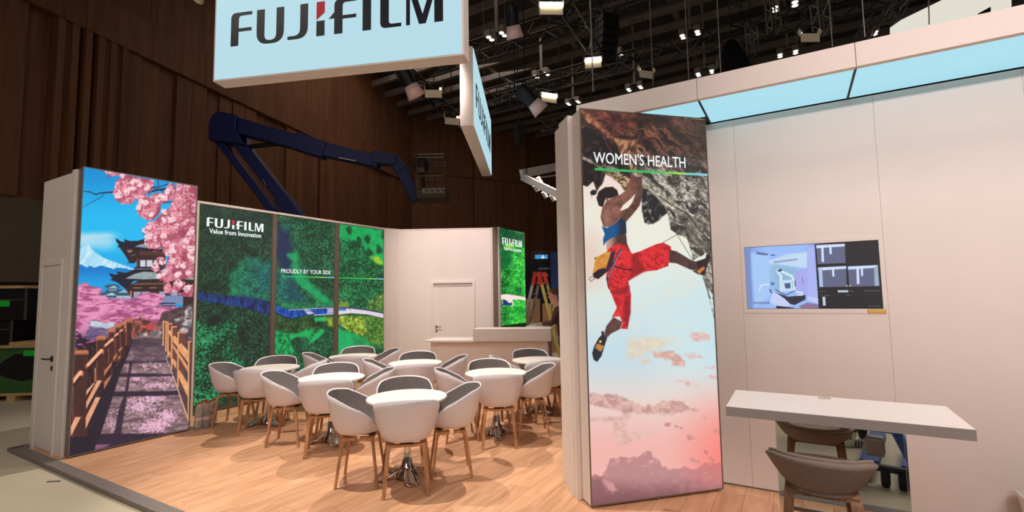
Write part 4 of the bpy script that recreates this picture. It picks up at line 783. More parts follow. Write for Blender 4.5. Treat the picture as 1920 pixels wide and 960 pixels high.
# door in the side wall that faces the aisle (local -x)
T = Matrix.Rotation(math.pi/2, 4, 'Z')
dm = MB().box(-.048, -.031, .30, .36, .0, 2.12).box(-.048, -.031, .88, .94, .0, 2.12).box(-.048, -.031, .30, .94, 2.12, 2.18).build('door_frame', M['white'], tw, bevel=.003)
dr = MB().box(-.043, -.033, .36, .88, .03, 2.115).build('door', M['white'], tw, bevel=.003)
hm = MB().box(-.058, -.044, .42, .45, 1.02, 1.08).tube([(-.058, .435, 1.05), (-.10, .435, 1.05), (-.10, .45, 1.05), (-.10, .56, 1.05)], .009, 8).box(-.052, -.044, .42, .45, .92, .97).build('handle', M['black'], dr, smooth=40)

# ------------------------------------------------------------------ green lightbox wall
GA = 1.0433
gw = thing('lightbox_wall', 'long backlit wall of three green forest panels behind the tables', 'light wall', (-4.7071, 7.2007, 0), GA)
MB().box(-.06, 3.84, .02, .14, 0, 3.12).build('back_panel', M['white'], gw)
MB().box(-.06, 3.86, -.03, .16, 3.135, 3.172).build('cap_rail', M['white'], gw, bevel=.003)
GX = [(0.015, 1.178), (1.278, 2.482), (2.60, 3.783)]
GC = [[(372, 790), (505, 757), (509, 401), (374, 378)], [(515, 754), (627, 712), (626, 420), (519, 403)], [(636, 708), (720, 680), (718, 431), (636, 421)]]
for i in range(3):
    p = MB().box(GX[i][0]-.012, GX[i][1]+.012, -.02, .02, .02, 3.13).build('lightbox', M['post'], gw)
    picture(p, art_forest, GC[i], (150, 140, 110)[i], (420, 400, 330)[i], GX[i][0], GX[i][1], .05, 3.122, -.0215, M['prints'], 'print', i)
for x0, x1 in ((-.06, .0), (1.192, 1.264), (2.496, 2.586), (3.797, 3.85)): MB().box(x0, x1, -.028, .02, 0, 3.134).build('post', M['post'] if x0 > .5 and x0 < 3 else M['white'], gw)
logo(gw, .115, 2.80, .137, -.022, M['letter'], M['letter_red'], sx=1.03)
text(gw, 'Value from Innovation', .155, 2.700, .83, .075, -.022, M['letter'], bold=.045, name='slogan')
text(gw, 'PROUDLY BY YOUR SIDE', 1.365, 2.125, 1.035, .075, -.022, M['letter'], bold=.02, name='slogan')
MB().box(1.37, 2.482, -.026, -.022, 2.056, 2.074).build('underline', M['line'], gw); MB().box(2.60, 3.783, -.026, -.022, 2.05, 2.07).build('underline', M['line'], gw)

# ------------------------------------------------------------------ white back wall with a door
bc = structure('wall_corner', (-2.80, 10.51, 0), math.atan2(.245, .28))
MB().box(0, .375, 0, .05, 0, 3.165).build('board', M['white'], bc); MB().box(0, .375, -.006, .056, 3.165, 3.18).build('cap_rail', M['white'], bc)
bw = structure('wall_back', (-2.52, 10.752, 0), 0)
MB().prism([(0, 0), (.72, 0), (.72, 2.0), (1.685, 2.0), (1.685, 0), (2.05, 0), (2.05, 3.15), (0, 3.15)], 0, .08).build('board', M['white'], bw); MB().box(-.02, 2.07, -.008, .1, 3.15, 3.175).build('cap_rail', M['white'], bw)
d1 = structure('door_1', (-1.80, 10.742, 0), 0)
MB().box(.05, .915, .0, .05, .01, 1.94).build('leaf', M['white'], d1); MB().box(.0, .05, -.035, .05, 0, 2.0).box(.915, .965, -.035, .05, 0, 2.0).box(.05, .915, -.035, .05, 1.945, 2.0).build('frame', M['white'], d1, bevel=.004)
MB().box(.06, .90, -.012, .002, 1.885, 1.935).build('gap_strip', M['seam'], d1)
door_handle(d1, .11, 1.0, 0, M['steel'])
w3 = structure('wall_return', (-.466, 10.752, 0), R(-33))
MB().box(0, .21, 0, .06, 0, 3.18).build('board', M['white'], w3)
RA = R(61.73)
nl = thing('lightbox_pillar', 'narrow backlit green forest pillar beside the white door wall', 'light pillar', (-.29, 10.64, 0), RA)
MB().box(0, 1.28, .0, .16, 0, 3.18).build('lightbox', M['post'], nl)
picture(nl, art_forest, [(937, 640), (984, 640), (982, 438), (935, 428)], 80, 260, .015, 1.262, 1.0, 3.165, -.002, M['prints'], 'print', 3)
MB().box(.015, 1.262, -.003, 0, .03, 1.0).build('lower_print', M['green'], nl)
logo(nl, .16, 2.80, .16, -.004, M['letter'], M['letter_red'], sx=.92); text(nl, 'Value from Innovation', .22, 2.685, .86, .08, -.004, M['letter'], bold=.045, name='slogan')

# ------------------------------------------------------------------ bar counter
ca = math.atan2(8.24-8.43, .645+.684)
ct = thing('bar_counter', 'white bar counter with a raised front ledge in front of the door wall', 'counter', (-.69, 8.47, 0), ca)
MB().box(-.80, 1.28, .10, .60, 0, .87).build('body', M['white'], ct, bevel=.004)
MB().box(-.88, .0, .0, .66, .87, .905).build('worktop', M['top'], ct, bevel=.004)
MB().box(0, 1.34, -.03, .40, .885, 1.10).build('raised_ledge', M['white'], ct, bevel=.004)
MB().box(.9, 1.26, .60, 1.5, 0, 1.07).build('side_body', M['white'], ct, bevel=.004); MB().box(.86, 1.30, .40, 1.56, 1.07, 1.10).build('side_top', M['top'], ct, bevel=.004)

# ------------------------------------------------------------------ tower with the climber picture
CA = math.atan2(4.2448-3.946, 1.7548-.5888); CW = 1.2037
tc_ = thing('light_tower', 'tall white tower with a backlit picture of a rock climber in red trousers', 'booth tower', (.5888, 3.946, 0), CA)
MB().box(0, CW, .0, .17, .02, 3.235).build('lightbox', M['white'], tc_)
frame(tc_, -.003, CW+.003, .02, 3.238, -.006, .001, .010, M['post'], 'edge_frame')
picture(tc_, art_climber, [(1108, 956), (1353, 920), (1324.7, 222), (1088, 202.5)], 270, 740, .008, CW-.008, .03, 3.23, -.003, M['prints'])
MB().box(-.045, 1.0, .175, .225, 0, 3.237).box(-.045, 1.0, .23, .40, 0, 3.235).build('middle_slab', M['white'], tc_, bevel=.003)
MB().box(-.012, .75, .44, .60, 0, 3.235).build('rear_slab', M['white'], tc_, bevel=.003); MB().box(0, .72, .40, .44, 0, 3.1).build('joint', M['seam'], tc_)
text(tc_, "WOMEN'S HEALTH", .108, 2.775, .87, .098, -.004, M['letter'], bold=.015, name='title')
MB().box(.115, CW-.008, -.007, -.004, 2.713, 2.732).build('underline', M['line'], tc_)

# ------------------------------------------------------------------ right-hand wall, screen, fascia with lit soffit
rw = structure('wall_right', WO, WA)
for x0, x1 in ((-.155, .2235), (.225, 1.2455), (1.247, 2.1055), (2.107, 3.4)):
    if .2 < x0 < .3:
        for a, b, c, d in ((x0, x1, 2.105, 3.238), (x0, x1, 0, 1.494)): MB().box(a, b, 0, .05, c, d).build('board', M['white'], rw)
    else: MB().box(x0, x1, 0, .05, 0, 3.238).build('board', M['white'], rw)
MB().box(-.155, 3.4, .052, .07, 0, 3.23).build('seam_backing', M['seam'], rw)
MB().box(-.1, 3.4, -.004, .0, 0, .012).build('base_line', M['post'], rw)
sc_ = thing('wall_screen', 'flat screen in the right wall showing a white medical room beside dark scan images', 'screen', uv(.235, 0, 1.495), WA)
SWD, SHT = .953, .536
MB().box(-.011, 1.010, -.006, .045, 0, .037).box(-.011, 1.010, -.006, .045, .577, .61).box(-.011, .022, -.006, .045, .037, .577).box(.978, 1.010, -.006, .045, .037, .577).build('surround', M['white'], sc_, bevel=.002)
MB().box(.022, .978, .004, .04, .036, .578).build('panel', M['black'], sc_)
pc = picture(sc_, art_screen, [(1401, 578), (1655, 579), (1647, 451), (1396, 464)], 330, 176, .024, .976, .040, .574, .002, M['screen'], 'picture')
logo(pc, .075, .078, .019, .0015, M['ink'], M['ink'], sx=.95, depth=.0005)
tag(MB().box(0, .115, 0, .01, 0, .026).build('paper_tag', M['yellowtape']), 'small yellow paper tag under the lower right corner of the wall screen', 'tag'); bpy.data.objects['paper_tag'].location = uv(1.115, -.018, 1.503); bpy.data.objects['paper_tag'].rotation_euler = (0, 0, WA)
fs = thing('fascia_canopy', 'long white overhead fascia with a pale blue lit soffit along the right wall', 'canopy', uv(0, 0, 0), WA)
OF = -.6808
FX = [-1.022, .03, 1.083, 2.13, 3.4]
for a, b in zip(FX[:-1], FX[1:]):
    MB().box(a+.002, b-.002, OF-.0, OF+.05, 3.242, 3.415).build('fascia_board', M['white'], fs)
    MB().box(a+(.0 if a < -1 else .008), b-.008, OF+.052, (-.004 if a > -.5 else -.2), 3.250, 3.262).build('soffit_panel', M['soffit'], fs)
MB().box(-1.02, 3.4, OF+.05, 0, 3.262, 3.29).box(-1.022, -.99, OF+.05, -.2, 3.242, 3.262).build('backing', M['gap'], fs)
for x in FX[1:-1]: MB().box(x-.008, x+.008, OF+.052, -.002, 3.2445, 3.262).build('joint', M['gap'], fs)

# ------------------------------------------------------------------ desk, pedestal
dk = thing('demo_desk', 'white slab desk on a mirror-clad pedestal in front of the right wall', 'desk', uv(.26, -1.742, 0), WA)
ptop = MB().box(0.002, 1.043, 0.002, .51, .998, 1.05).build('desktop', M['top'], dk)
MB().box(0, 1.045, 0, .0018, .998, 1.048).build('grey_edge_strip', M['deskedge'], dk); MB().box(1.0432, 1.045, .0018, .512, .998, 1.048).build('grey_edge_strip', M['deskedge'], dk)  # front and right edges in a darker grey than the top
gr = MB(); gr.lathe([(.034, 0), (.034, .003), (.026, .004), (.024, .0005), (.0001, .0005)], 24); gm = gr.build('grommet', M['seam'], dk, smooth=40); gm.location = (.487, .46, 1.05)
MB().box(.245, .825, .425, .475, 0, .998).build('pedestal', M['white'], dk)
MB().box(.2325, .8375, .412, .4245, .0, .998).build('mirror_panel', mat('mirror', (216, 218, 210), .02, 1, var=.005), dk)
MB().box(.222, .2325, .408, .48, 0, .998).build('mirror_edge', M['chrome'], dk); MB().box(.8375, .848, .408, .48, 0, .998).build('mirror_edge', M['chrome'], dk)

# ------------------------------------------------------------------ hanging signs
def hanging_sign(label, a, b, h, t, lx, lz, lh):
    a = Vector(a); b = Vector(b); w = (b-a).length
    s = thing('hanging_sign', label, 'sign', a, math.atan2(b.y-a.y, b.x-a.x), 'lit box signs hanging over the booth')
    MB().box(-.03, w+.03, .0, t, -.02, h+.02).build('box', M['white'], s, bevel=.004)
    MB().box(.0, w, -.012, -.001, .0, h).build('lit_face', M['sign'], s)
    logo(s, lx, lz, lh, -.0125, M['logo_dark'], M['logo_red'])
    for x in (.25, w-.25): MB().tube([(x, t/2, h), (x, t/2, 14.2-a.z)], .006, 6).build('cable', M['steel'], s)
    return s
hanging_sign('large lit white box sign with black lettering facing the aisle', (-3.777, 6.02, 4.5), (-.544, 5.44, 4.5), 1.27, .21, .227, .411, .441)
hanging_sign('lit white box sign further back, seen steeply from its end', (-.599, 7.833, 4.5), (-.458, 11.245, 4.5), 1.32, .22, .27, .42, .441)
# ------------------------------------------------------------------ tub chairs
def shell_surface(hw, hb, hf, z0, keys, nt=40, nr=15, inset=0.0, zin=0.0, tmax=1.0, p=2.5, base=.60, lin=0.0, taper=0.0):
    kb = [k[0] for k in keys]; kh = [k[1] for k in keys]
    vs = [(0, 0, z0+zin)]; fs = []
    for j in range(1, nr+1):
        t = j/nr*tmax
        for i in range(nt):
            th = 2*math.pi*i/nt; c, s = math.cos(th), math.sin(th)
            b = (1-s)/2; h = float(np.interp(b, kb, kh)); y = hf if s > 0 else hb
            rr = 1/((abs(c)/hw)**p+(abs(s)/y)**p)**(1/p)
            if t < .42: r = rr*base*t/.42; z = z0+.004*(t/.42)**2
            else:
                q = (t-.42)/.58; a = q*math.pi/2; ln_ = lin*(1 if s < .1 else max(0, 1-(s-.1)*1.6)) if lin > .5 else lin
                r = rr*((1-ln_)*(base+(.93-base)*math.sin(a)**.72+.07*q*q)+ln_*(base*.8+(1-base*.8)*q**.85)); z = z0+.004+(h-z0-.004)*((1-ln_)*(1-math.cos(a))**.92+ln_*q**1.15)
            r = max(.0, r-inset*min(1, t/.3)); vs.append((r*c*(1-taper*max(0, s)), r*s, z+zin*(1-max(0, (t-.5))*1.6)))
    for i in range(nt): fs.append((0, 1+i, 1+(i+1) % nt))
    for j in range(nr-1):
        for i in range(nt): a = 1+j*nt+i; b = 1+j*nt+(i+1) % nt; fs.append((a, a+nt, b+nt, b))
    m = MB(); m.v = vs; m.f = fs; return m
def solid(o, t, off=-1):
    s = o.modifiers.new('solid', 'SOLIDIFY'); s.thickness = t; s.offset = off; return o
def bent_leg(sx, sy, top, foot, ztop, r=.05, w=(.046, .03), t=(.024, .02)):
    p0 = Vector((sx*top[0]*.9, sy*.02, ztop)); p1 = Vector((sx*top[0], sy*top[1], ztop)); p2 = Vector((sx*foot[0], sy*foot[1], 0))
    d = (p2-p1).normalized(); e = (p1-p0).normalized(); a = p1-e*r; b = p1+d*r
    pts = [p0]
    for k in range(6): q = k/5; pts.append(a*(1-q)**2+p1*2*q*(1-q)+b*q*q)
    pts += [p1.lerp(p2, .55), p2]
    n = len(pts); ws = [w[0]+(w[1]-w[0])*i/(n-1) for i in range(n)]; ts = [t[0]+(t[1]-t[0])*i/(n-1) for i in range(n)]
    return MB().sweep(pts, (1, 0, 0), ws, ts)
def make_chair():
    r = thing('tub_chair', 'white tub chair', 'chair')
    keys = [(0, .468), (.06, .475), (.16, .525), (.28, .62), (.42, .685), (.6, .735), (.8, .80), (1, .83)]
    sh = shell_surface(.288, .30, .205, .447, keys, taper=.2, lin=.22).build('shell', M['shell'], r, smooth=60); solid(sh, .008)
    shell_surface(.288, .30, .205, .447, [(a, h-.008) for a, h in keys], inset=.012, zin=.026, tmax=.99, taper=.2, lin=.22).build('felt_lining', M['felt'], r, smooth=60)
    for sx in (-1, 1):
        for sy, fx in ((-1, .185), (1, .215)): bent_leg(sx, sy, (.15, .13), (fx, .185), .418).build('leg', M['oak'], r, smooth=40)
    MB().bar((-.17, -.11, .414), (.17, -.11, .414), .05, .022).bar((-.17, .11, .414), (.17, .11, .414), .05, .022).build('crossbar', M['oak'], r)
    MB().box(-.05, .05, -.13, .13, .423, .436).build('mount_plate', M['black'], r)
    return r
chair0 = make_chair(); chair_used = [False]
def place_chair(x, y, rz, label):
    if not chair_used[0]:
        chair_used[0] = True; chair0.location = (x, y, 0); chair0.rotation_euler = (0, 0, rz); o = chair0
    else: o = dup(chair0, (x, y, 0), rz)
    o['label'] = label; o['group'] = 'tub chairs around the round tables'; return o
def make_table():
    t = thing('round_table', 'round white table', 'table')
    MB().lathe([(.365, .718), (.374, .722), (.375, .738), (.372, .741), (.0001, .741)], 56).build('tabletop', M['top'], t, smooth=40)
    MB().lathe([(.12, .70), (.12, .718)], 24).build('mount_plate', M['black'], t)
    MB().lathe([(.032, .20), (.032, .702)], 24).build('column', M['chrome'], t, smooth=40)
    MB().lathe([(.115, .018), (.105, .05), (.075, .085), (.05, .13), (.04, .20), (.036, .23)], 32).build('base_collar', M['chrome'], t, smooth=60)
    for k in range(4):
        a = k*math.pi/2+.4; c, s = math.cos(a), math.sin(a)
        pts = [(c*r_, s*r_, z) for r_, z in ((.03, .10), (.09, .078), (.15, .052), (.21, .032), (.262, .02), (.28, .012))]
        MB().sweep(pts, (-s, c, 0), [.07, .10, .125, .14, .12, .06], [.03, .036, .034, .028, .022, .012]).build('foot', M['chrome'], t, smooth=70, sub=2)
    return t
TABLES = [((-1.02, 4.688), 'nearest round white table, standing alone at the front centre', 'the nearest table', (-78, 14, 105, 188), (.30, .41, .41, .42)),
          ((-2.174, 5.873), 'round white table second from the front, left of the nearest table', 'the second table from front left', (-77, 8, 104, 183), (.40, .41, .38, .47)),
          ((-3.35, 6.75), 'leftmost round white table, close to the first green forest panel', 'the leftmost table', (-80, 5, 108, 186), (.40, .42, .42, .43)),
          ((-2.582, 7.898), 'far round white table in front of the third green forest panel', 'the far table by the green wall', (-76, 20, 100, 194), (.40, .40, .44, .44)),
          ((-1.407, 7.012), 'round white table in the middle row, left of the bar counter', 'the middle far table', (-77, 6, 97, 195), (.43, .42, .40, .40)),
          ((-.224, 6.023), 'round white table right of the nearest one, on a bright chrome foot', 'the table right of the nearest', (-84, 4, 102, 195), (.37, .41, .36, .42)),
          ((.35, 7.10), 'rightmost round white table, partly hidden by the climber tower', 'the rightmost table', (-80, 8, 100, 193), (.39, .41, .40, .385))]
table0 = make_table()
rc = random.Random(4)
POS = ('back to the camera', 'on the right side', 'on the far side', 'on the left side')
for i, (c, lab, nm, angs, rs) in enumerate(TABLES):
    if i == 0: t = table0; t.location = (*c, 0)
    else: t = dup(table0, (*c, 0), rc.uniform(0, 1.5))
    t['label'] = lab; t['group'] = 'round tables in the lounge'
    for k in range(4):
        a = R(angs[k]); q_ = rs[k]+(.025 if i else 0); place_chair(c[0]+q_*math.cos(a), c[1]+q_*math.sin(a), a+math.pi/2+R(rc.uniform(-3, 3)), 'white tub chair at %s, %s' % (nm, POS[k]))

# ------------------------------------------------------------------ bar stool at the desk
st = thing('bar_stool', 'grey felt bar stool with a low curved back, under the white desk', 'stool', uv(.69, -1.80, 0), WA)
kk = [(0, .80), (.15, .805), (.35, .83), (.55, .868), (.8, .897), (1, .905)]
o = shell_surface(.222, .235, .20, .725, kk, base=.62, p=2.2, lin=.9).build('seat_shell', M['felt_dark'], st, smooth=60); solid(o, .022)
shell_surface(.222, .235, .20, .725, [(a, h-.004) for a, h in kk], inset=.028, zin=.065, tmax=.96, base=.62, p=2.2, lin=.9).build('seat_cushion', M['felt_dark'], st, smooth=60)
rim = []
for i in range(49):
    th = 2*math.pi*i/48; c, s = math.cos(th), math.sin(th); y = .20 if s > 0 else .235; rr = 1/((abs(c)/.222)**2.2+(abs(s)/y)**2.2)**(1/2.2)
    rim.append(((rr-.008)*c, (rr-.008)*s, float(np.interp((1-s)/2, [k[0] for k in kk], [k[1] for k in kk]))+.001))
MB().tube(rim, .0105, 8, False).build('rim_piping', M['felt_dark'], st, smooth=60)
for sx in (-1, 1):
    for sy in (-1, 1): bent_leg(sx, sy, (.135, .125), (.20, .19), .712, .05, (.052, .04), (.028, .026)).build('leg', M['walnut'], st, smooth=40)
MB().bar((-.15, -.10, .708), (.15, -.10, .708), .05, .02).bar((-.15, .10, .708), (.15, .10, .708), .05, .02).build('crossbar', M['walnut'], st)
q = [(-.185, -.172, .29), (.185, -.172, .29), (.185, .172, .29), (-.185, .172, .29)]
mb = MB()
for i in range(4): mb.bar(q[i], q[(i+1) % 4], .012, .024)
mb.build('footrest', M['steel'], st)

# ------------------------------------------------------------------ small things on the floor
bn = thing('waste_bin', 'small white plastic waste bin at the right edge against the wall', 'bin', uv(1.99, -.17, 0), WA)
def tub(w0, w1, h, t=.006):
    m = MB(); a = [(w0, 0), (w1, h)]
    def ring(w, z): return [(-w, -w*.8, z), (w, -w*.8, z), (w, w*.8, z), (-w, w*.8, z)]
    m.v = ring(w0, 0)+ring(w1, h)+ring(w1-t, h)+ring(w0-t, t)
    m.f = [(3, 2, 1, 0)]+[(k, (k+1) % 4, 4+(k+1) % 4, 4+k) for k in range(4)]+[(4+k, 4+(k+1) % 4, 8+(k+1) % 4, 8+k) for k in range(4)]+[(8+k, 8+(k+1) % 4, 12+(k+1) % 4, 12+k) for k in range(4)]+[(12, 13, 14, 15)]
    return m
tub(.095, .135, .30).build('bin_body', M['white'], bn, bevel=.006); frame_m = MB()
for a, b in (((-.138, -.111), (.138, -.111)), ((.138, -.111), (.138, .111)), ((.138, .111), (-.138, .111)), ((-.138, .111), (-.138, -.111))): frame_m.bar((*a, .298), (*b, .298), .014, .016)
frame_m.build('rim', M['white'], bn)
bp = Vector((-4.125, 6.535, 0))
for i in range(6):
    o = thing('water_bottle', 'clear plastic water bottle with a red cap, in the pack beside the blossom tower', 'bottle', bp+Vector((.84, .54, 0))*(.094*(i % 2)-.047)+Vector((-.12, .99, 0))*(.094*(i//2)), 0, 'bottles beside the blossom tower')
    MB().lathe([(.040, 0), (.044, .01), (.044, .20), (.040, .215), (.044, .235), (.040, .265), (.018, .305), (.015, .318)], 16).build('bottle_body', M['bottle'], o, smooth=50)
    MB().lathe([(.017, .316), (.017, .336), (.0001, .337)], 12).build('cap', M['red'], o, smooth=50); MB().lathe([(.0448, .11), (.0448, .15)], 16).build('paper_label', M['pinkflap'], o, smooth=50)
p = at_height(101, 903, -.04); tp = MB().box(-.06, .06, -.008, .008, 0, .004).build('tape_scrap', M['black']); tp.location = p; tp.rotation_euler = (0, 0, .12); tag(tp, 'short dark strip of tape on the pale hall floor', 'tape')
# ------------------------------------------------------------------ goods at the hall wall, far left
gp = at_height(28, 752, -.04); GZ = -.04
cnt = thing('storage_container', 'low green wooden container on skids at the far left', 'container', (gp.x, gp.y, GZ), R(4))
for x in (-.85, -.1, .65): MB().box(x, x+.14, -.05, 1.0, 0, .10).build('skid', M['plywood'], cnt)
MB().box(-1.0, .9, -.05, 1.05, .10, .14).build('base_board', M['plywood'], cnt); MB().box(-.98, .88, -.0, 1.0, .14, .93).build('box', M['green'], cnt, bevel=.008); MB().box(-1.0, .9, -.04, 1.05, .93, .965).build('lid_board', M['plywood'], cnt)
MB().box(.10, .40, -.008, 0, .78, .88).build('green_tag', M['greentag'], cnt)
MB().prism([(-.42, .55), (-.2, .72), (-.05, .82), (.5, .80), (.6, .45), (.1, .34), (-.2, .42)], -.004, 0).build('stain', M['black'], cnt)
pb = MB().box(-.02, .95, .0, .5, 0, .06).build('wood_plank', M['plywood']); pb.location = (gp.x-.2, gp.y+.05, GZ+.965); tag(pb, 'pale wooden board lying on the green container', 'board')
bz = GZ+.965
for i, (x, y, z, w, d, h, lab) in enumerate(((-.95, .15, 0, .70, .5, .44, 'lower black equipment case on the green container'), (-.93, .15, .445, .85, .5, .58, 'upper black equipment case with a green tag'))):
    c = thing('equipment_case', lab, 'case', (gp.x+x-(.05 if i == 0 else 0), gp.y+y, bz+z), R(2))
    MB().box(0, w, 0, d, .0, h).build('case_body', M['black'], c, bevel=.015)
    for a in (.0, w-.03): MB().box(a-.003, a+.033, -.005, .01, 0, h).build('corner_strip', M['steel'], c)
    MB().box(0, w, -.006, .0, h*.62, h*.66).build('edge_strip', M['steel'], c); MB().box(w*.3, w*.45, -.02, 0, h*.25, h*.4).build('latch', M['steel'], c)
    if i: MB().box(.30, .56, -.010, -.006, .25, .36).build('green_tag', M['greentag'], c); MB().box(0, .8, -.02, .3, h, h+.05).build('pale_lid_strip', M['plywood'], c)
cr = thing('machine_crate', 'dark stack of machine parts behind the black cases', 'crate', (gp.x+.15, gp.y+.58, bz), R(3))
MB().box(-.1, .55, 0, .45, 0, .30).build('lower_block', M['darkblue'], cr, bevel=.01); MB().box(.0, .6, .05, .4, .30, .62).build('upper_block', M['card'], cr, bevel=.01); MB().prism([(-.05, .62), (.65, .62), (.5, .74), (.15, .80)], 0, .4).build('top_cover', M['steel'], cr); MB().box(.0, .03, -.02, .0, 0, .5).build('strap', M['steel'], cr)

# ------------------------------------------------------------------ blue boom lift behind the green wall
BD = 13.2
bl = thing('boom_lift', 'dark blue articulated boom lift with a grey work basket reaching over the green wall', 'lift', (at_depth(575, 500, BD).x, BD, -.04))
def L(px, py, dy=0): return at_depth(px, py, BD+dy)-Vector(bl.location)
MB().bar(L(445, 262), L(585, 440), .32, .32).bar(L(530, 372), L(640, 520), .42, .40).build('lower_boom', M['blue'], bl, bevel=.02)
MB().bar(L(413, 266), L(530, 420), .18, .20).bar(L(530, 420), L(600, 512), .18, .20).build('levelling_arm', M['blue'], bl, bevel=.02)
MB().prism([(a.x, a.z) for a in (L(402, 238), L(408, 222), L(420, 215), L(455, 222), L(452, 248), L(470, 278), L(440, 272), L(402, 268))], -.28, .28).build('knuckle', M['blue'], bl, bevel=.03)
MB().bar(L(415, 229), L(562, 269), .40, .44, h2=.40, w2=.36).build('upper_boom', M['blue'], bl, bevel=.02); MB().bar(L(556, 266), L(612, 284), .40, .46).build('boom_sleeve', M['blue'], bl, bevel=.02)
MB().bar(L(600, 279), L(712, 306), .32, .40, h2=.30).build('telescope', M['blue'], bl, bevel=.02); MB().bar(L(592, 266), L(715, 294), .06, .06).build('hose_carrier', M['black'], bl)
MB().bar(L(700, 296), L(746, 302), .36, .36, h2=.30).bar(L(738, 298), L(755, 320), .30, .32).bar(L(752, 316), L(783, 378), .26, .34, h2=.28).build('jib', M['blue'], bl, bevel=.02)
MB().tube([L(455, 276), L(520, 270)], .06, 10).tube([L(510, 271), L(560, 269)], .04, 10).build('lift_cylinder', M['black'], bl, smooth=40); MB().tube([L(746, 318), L(768, 366)], .03, 8).build('jib_cylinder', M['steel'], bl, smooth=40)
MB().box(*[0, 0, 0, 0, 0, 0]) if 0 else None
MB().bar(L(640, 300), L(672, 306), .02, .05, up=(0, 1, 0)).build('marking', M['steel'], bl).location = (0, -.22, 0); MB().bar(L(502, 340), L(508, 352), .02, .03).build('hook', M['steel'], bl).location = (0, -.25, 0)
q0 = L(786, 366); bx = q0.x; bz0 = q0.z
MB().box(bx, bx+.78, -.4, .4, bz0-.16, bz0+.06).build('basket_floor', M['hallgrey'], bl, bevel=.01); MB().box(bx+.16, bx+.78, -.42, -.40, bz0-.04, bz0+.10).build('stripe_plate', M['alu'], bl)
for i in range(4): MB().prism([(bx+.22+.15*i, bz0+.06), (bx+.27+.15*i, bz0+.06), (bx+.34+.15*i, bz0+.0), (bx+.29+.15*i, bz0+.0)], -.426, -.42).build('stripe', M['black'], bl)
rail = MB()
for z in (.45, .95, 1.04):
    pts = [(bx, -.4), (bx+.74, -.4), (bx+.74, .4), (bx, .4), (bx, -.4)]
    for a, b in zip(pts[:-1], pts[1:]): rail.tube([(*a, bz0+z), (*b, bz0+z)], .018, 6)
for x in (bx, bx+.38, bx+.74):
    for y in (-.4, .4): rail.tube([(x, y, bz0), (x, y, bz0+1.04)], .018, 6)
rail.build('guard_rail', M['steel'], bl, smooth=40)
MB().box(bx-.12, bx+.22, -.3, .2, bz0+.70, bz0+.98).build('control_box', M['black'], bl, bevel=.02); MB().box(bx-.05, bx+.2, -.3, -.1, bz0+.55, bz0+.72).build('seat_bag', M['hallgrey'], bl, bevel=.02); MB().box(bx+.08, bx+.16, -.2, .0, bz0+.06, bz0+.55).build('support', M['darkblue'], bl)
MB().box(-1.1, 1.6, -.95, .95, .55, 1.25).build('turret', M['blue'], bl, bevel=.05); MB().box(-1.3, 1.5, -.9, .9, .35, .6).build('chassis', M['darkblue'], bl, bevel=.03)
for x in (-1.0, 1.2):
    for y in (-1.0, .75):
        o = MB().lathe([(.0001, 0), (.2, 0), (.42, .02), (.45, .08), (.45, .2), (.42, .26), (.0001, .26)], 24).build('wheel', M['blackrub'], bl, smooth=40); o.rotation_euler = (-math.pi/2, 0, 0); o.location = (x, y, .45)
MB().bar((.3, 0, 1.2), L(640, 520)+Vector((0, 0, 0)), .5, .5).build('riser', M['blue'], bl, bevel=.02)

# ------------------------------------------------------------------ things behind the counter
ld = thing('step_ladder', 'tall aluminium double ladder with orange-red top caps behind the counter', 'ladder', (.72, 12.7, 0), R(66))
HT, SP, LW = 2.22, .62, .23
for sy, mname in ((-1, 'alu'), (1, 'yellow')):
    for sx in (-1, 1):
        MB().bar((sx*LW*1.15, sy*SP, 0), (sx*LW*.85, sy*.05, HT), .035, .075, up=(0, 1, 0)).build('rail', M['yellow'] if (sy < 0) else M['palealu'], ld)
        MB().bar((sx*LW*.9, sy*.115, HT-.30), (sx*LW*.85, sy*.05, HT+.03), .05, .09, up=(0, 1, 0)).build('top_cap', M['red'], ld)
    for k in range(7):
        z = .28*(k+1); f = 1-z/HT; y = sy*(.05+(SP-.05)*f); w = LW*(.85+.3*f); MB().bar((-w, y, z), (w, y, z), .05, .028).build('rung', M['palealu'], ld)
    for k in range(4):
        z = .7+k*.3; f = 1-z/HT; MB().box(LW*(.85+.3*f)+.016, LW*(.85+.3*f)+.02, sy*(.05+(SP-.05)*f)-.025, sy*(.05+(SP-.05)*f)+.025, z, z+.1).build('sticker', M['red'] if k % 2 else M['black'], ld) if sy < 0 else None
kb = thing('dark_cabinet', 'dark blue-grey machine cabinet standing behind the ladder', 'cabinet', (.44, 15.7, -.04), 0)
MB().box(0, 1.15, 0, .8, 0, 2.85).build('cabinet_body', M['darkblue'], kb, bevel=.01); MB().box(.35, .72, -.03, 0, 2.28, 2.36).build('handle_bar', M['steel'], kb); MB().box(.8, .84, -.03, 0, 2.1, 2.35).build('latch', M['steel'], kb); MB().box(.42, .8, -.02, 0, 2.5, 2.56).build('label_strip', M['alu'], kb); MB().box(.1, 1.05, -.015, 0, .2, 1.5).build('lower_panel', M['black'], kb)
for i, (x, z, w, h, lab) in enumerate(((.28, 0, .52, .85, 'lower brown carton behind the ladder, left'), (.30, .853, .50, .72, 'upper brown carton behind the ladder, left'), (.86, 0, .46, 1.42, 'tall narrow brown carton behind the ladder, right'))):
    c = thing('cardboard_box', lab, 'carton', (x, 14.3, z-.04), 0); MB().box(0, w, 0, .45, 0, h).build('carton', M['card'], c, bevel=.006); MB().box(w*.45, w*.55, -.003, .453, h*.0+.003, h+.002).build('tape_strip', M['plywood'], c)
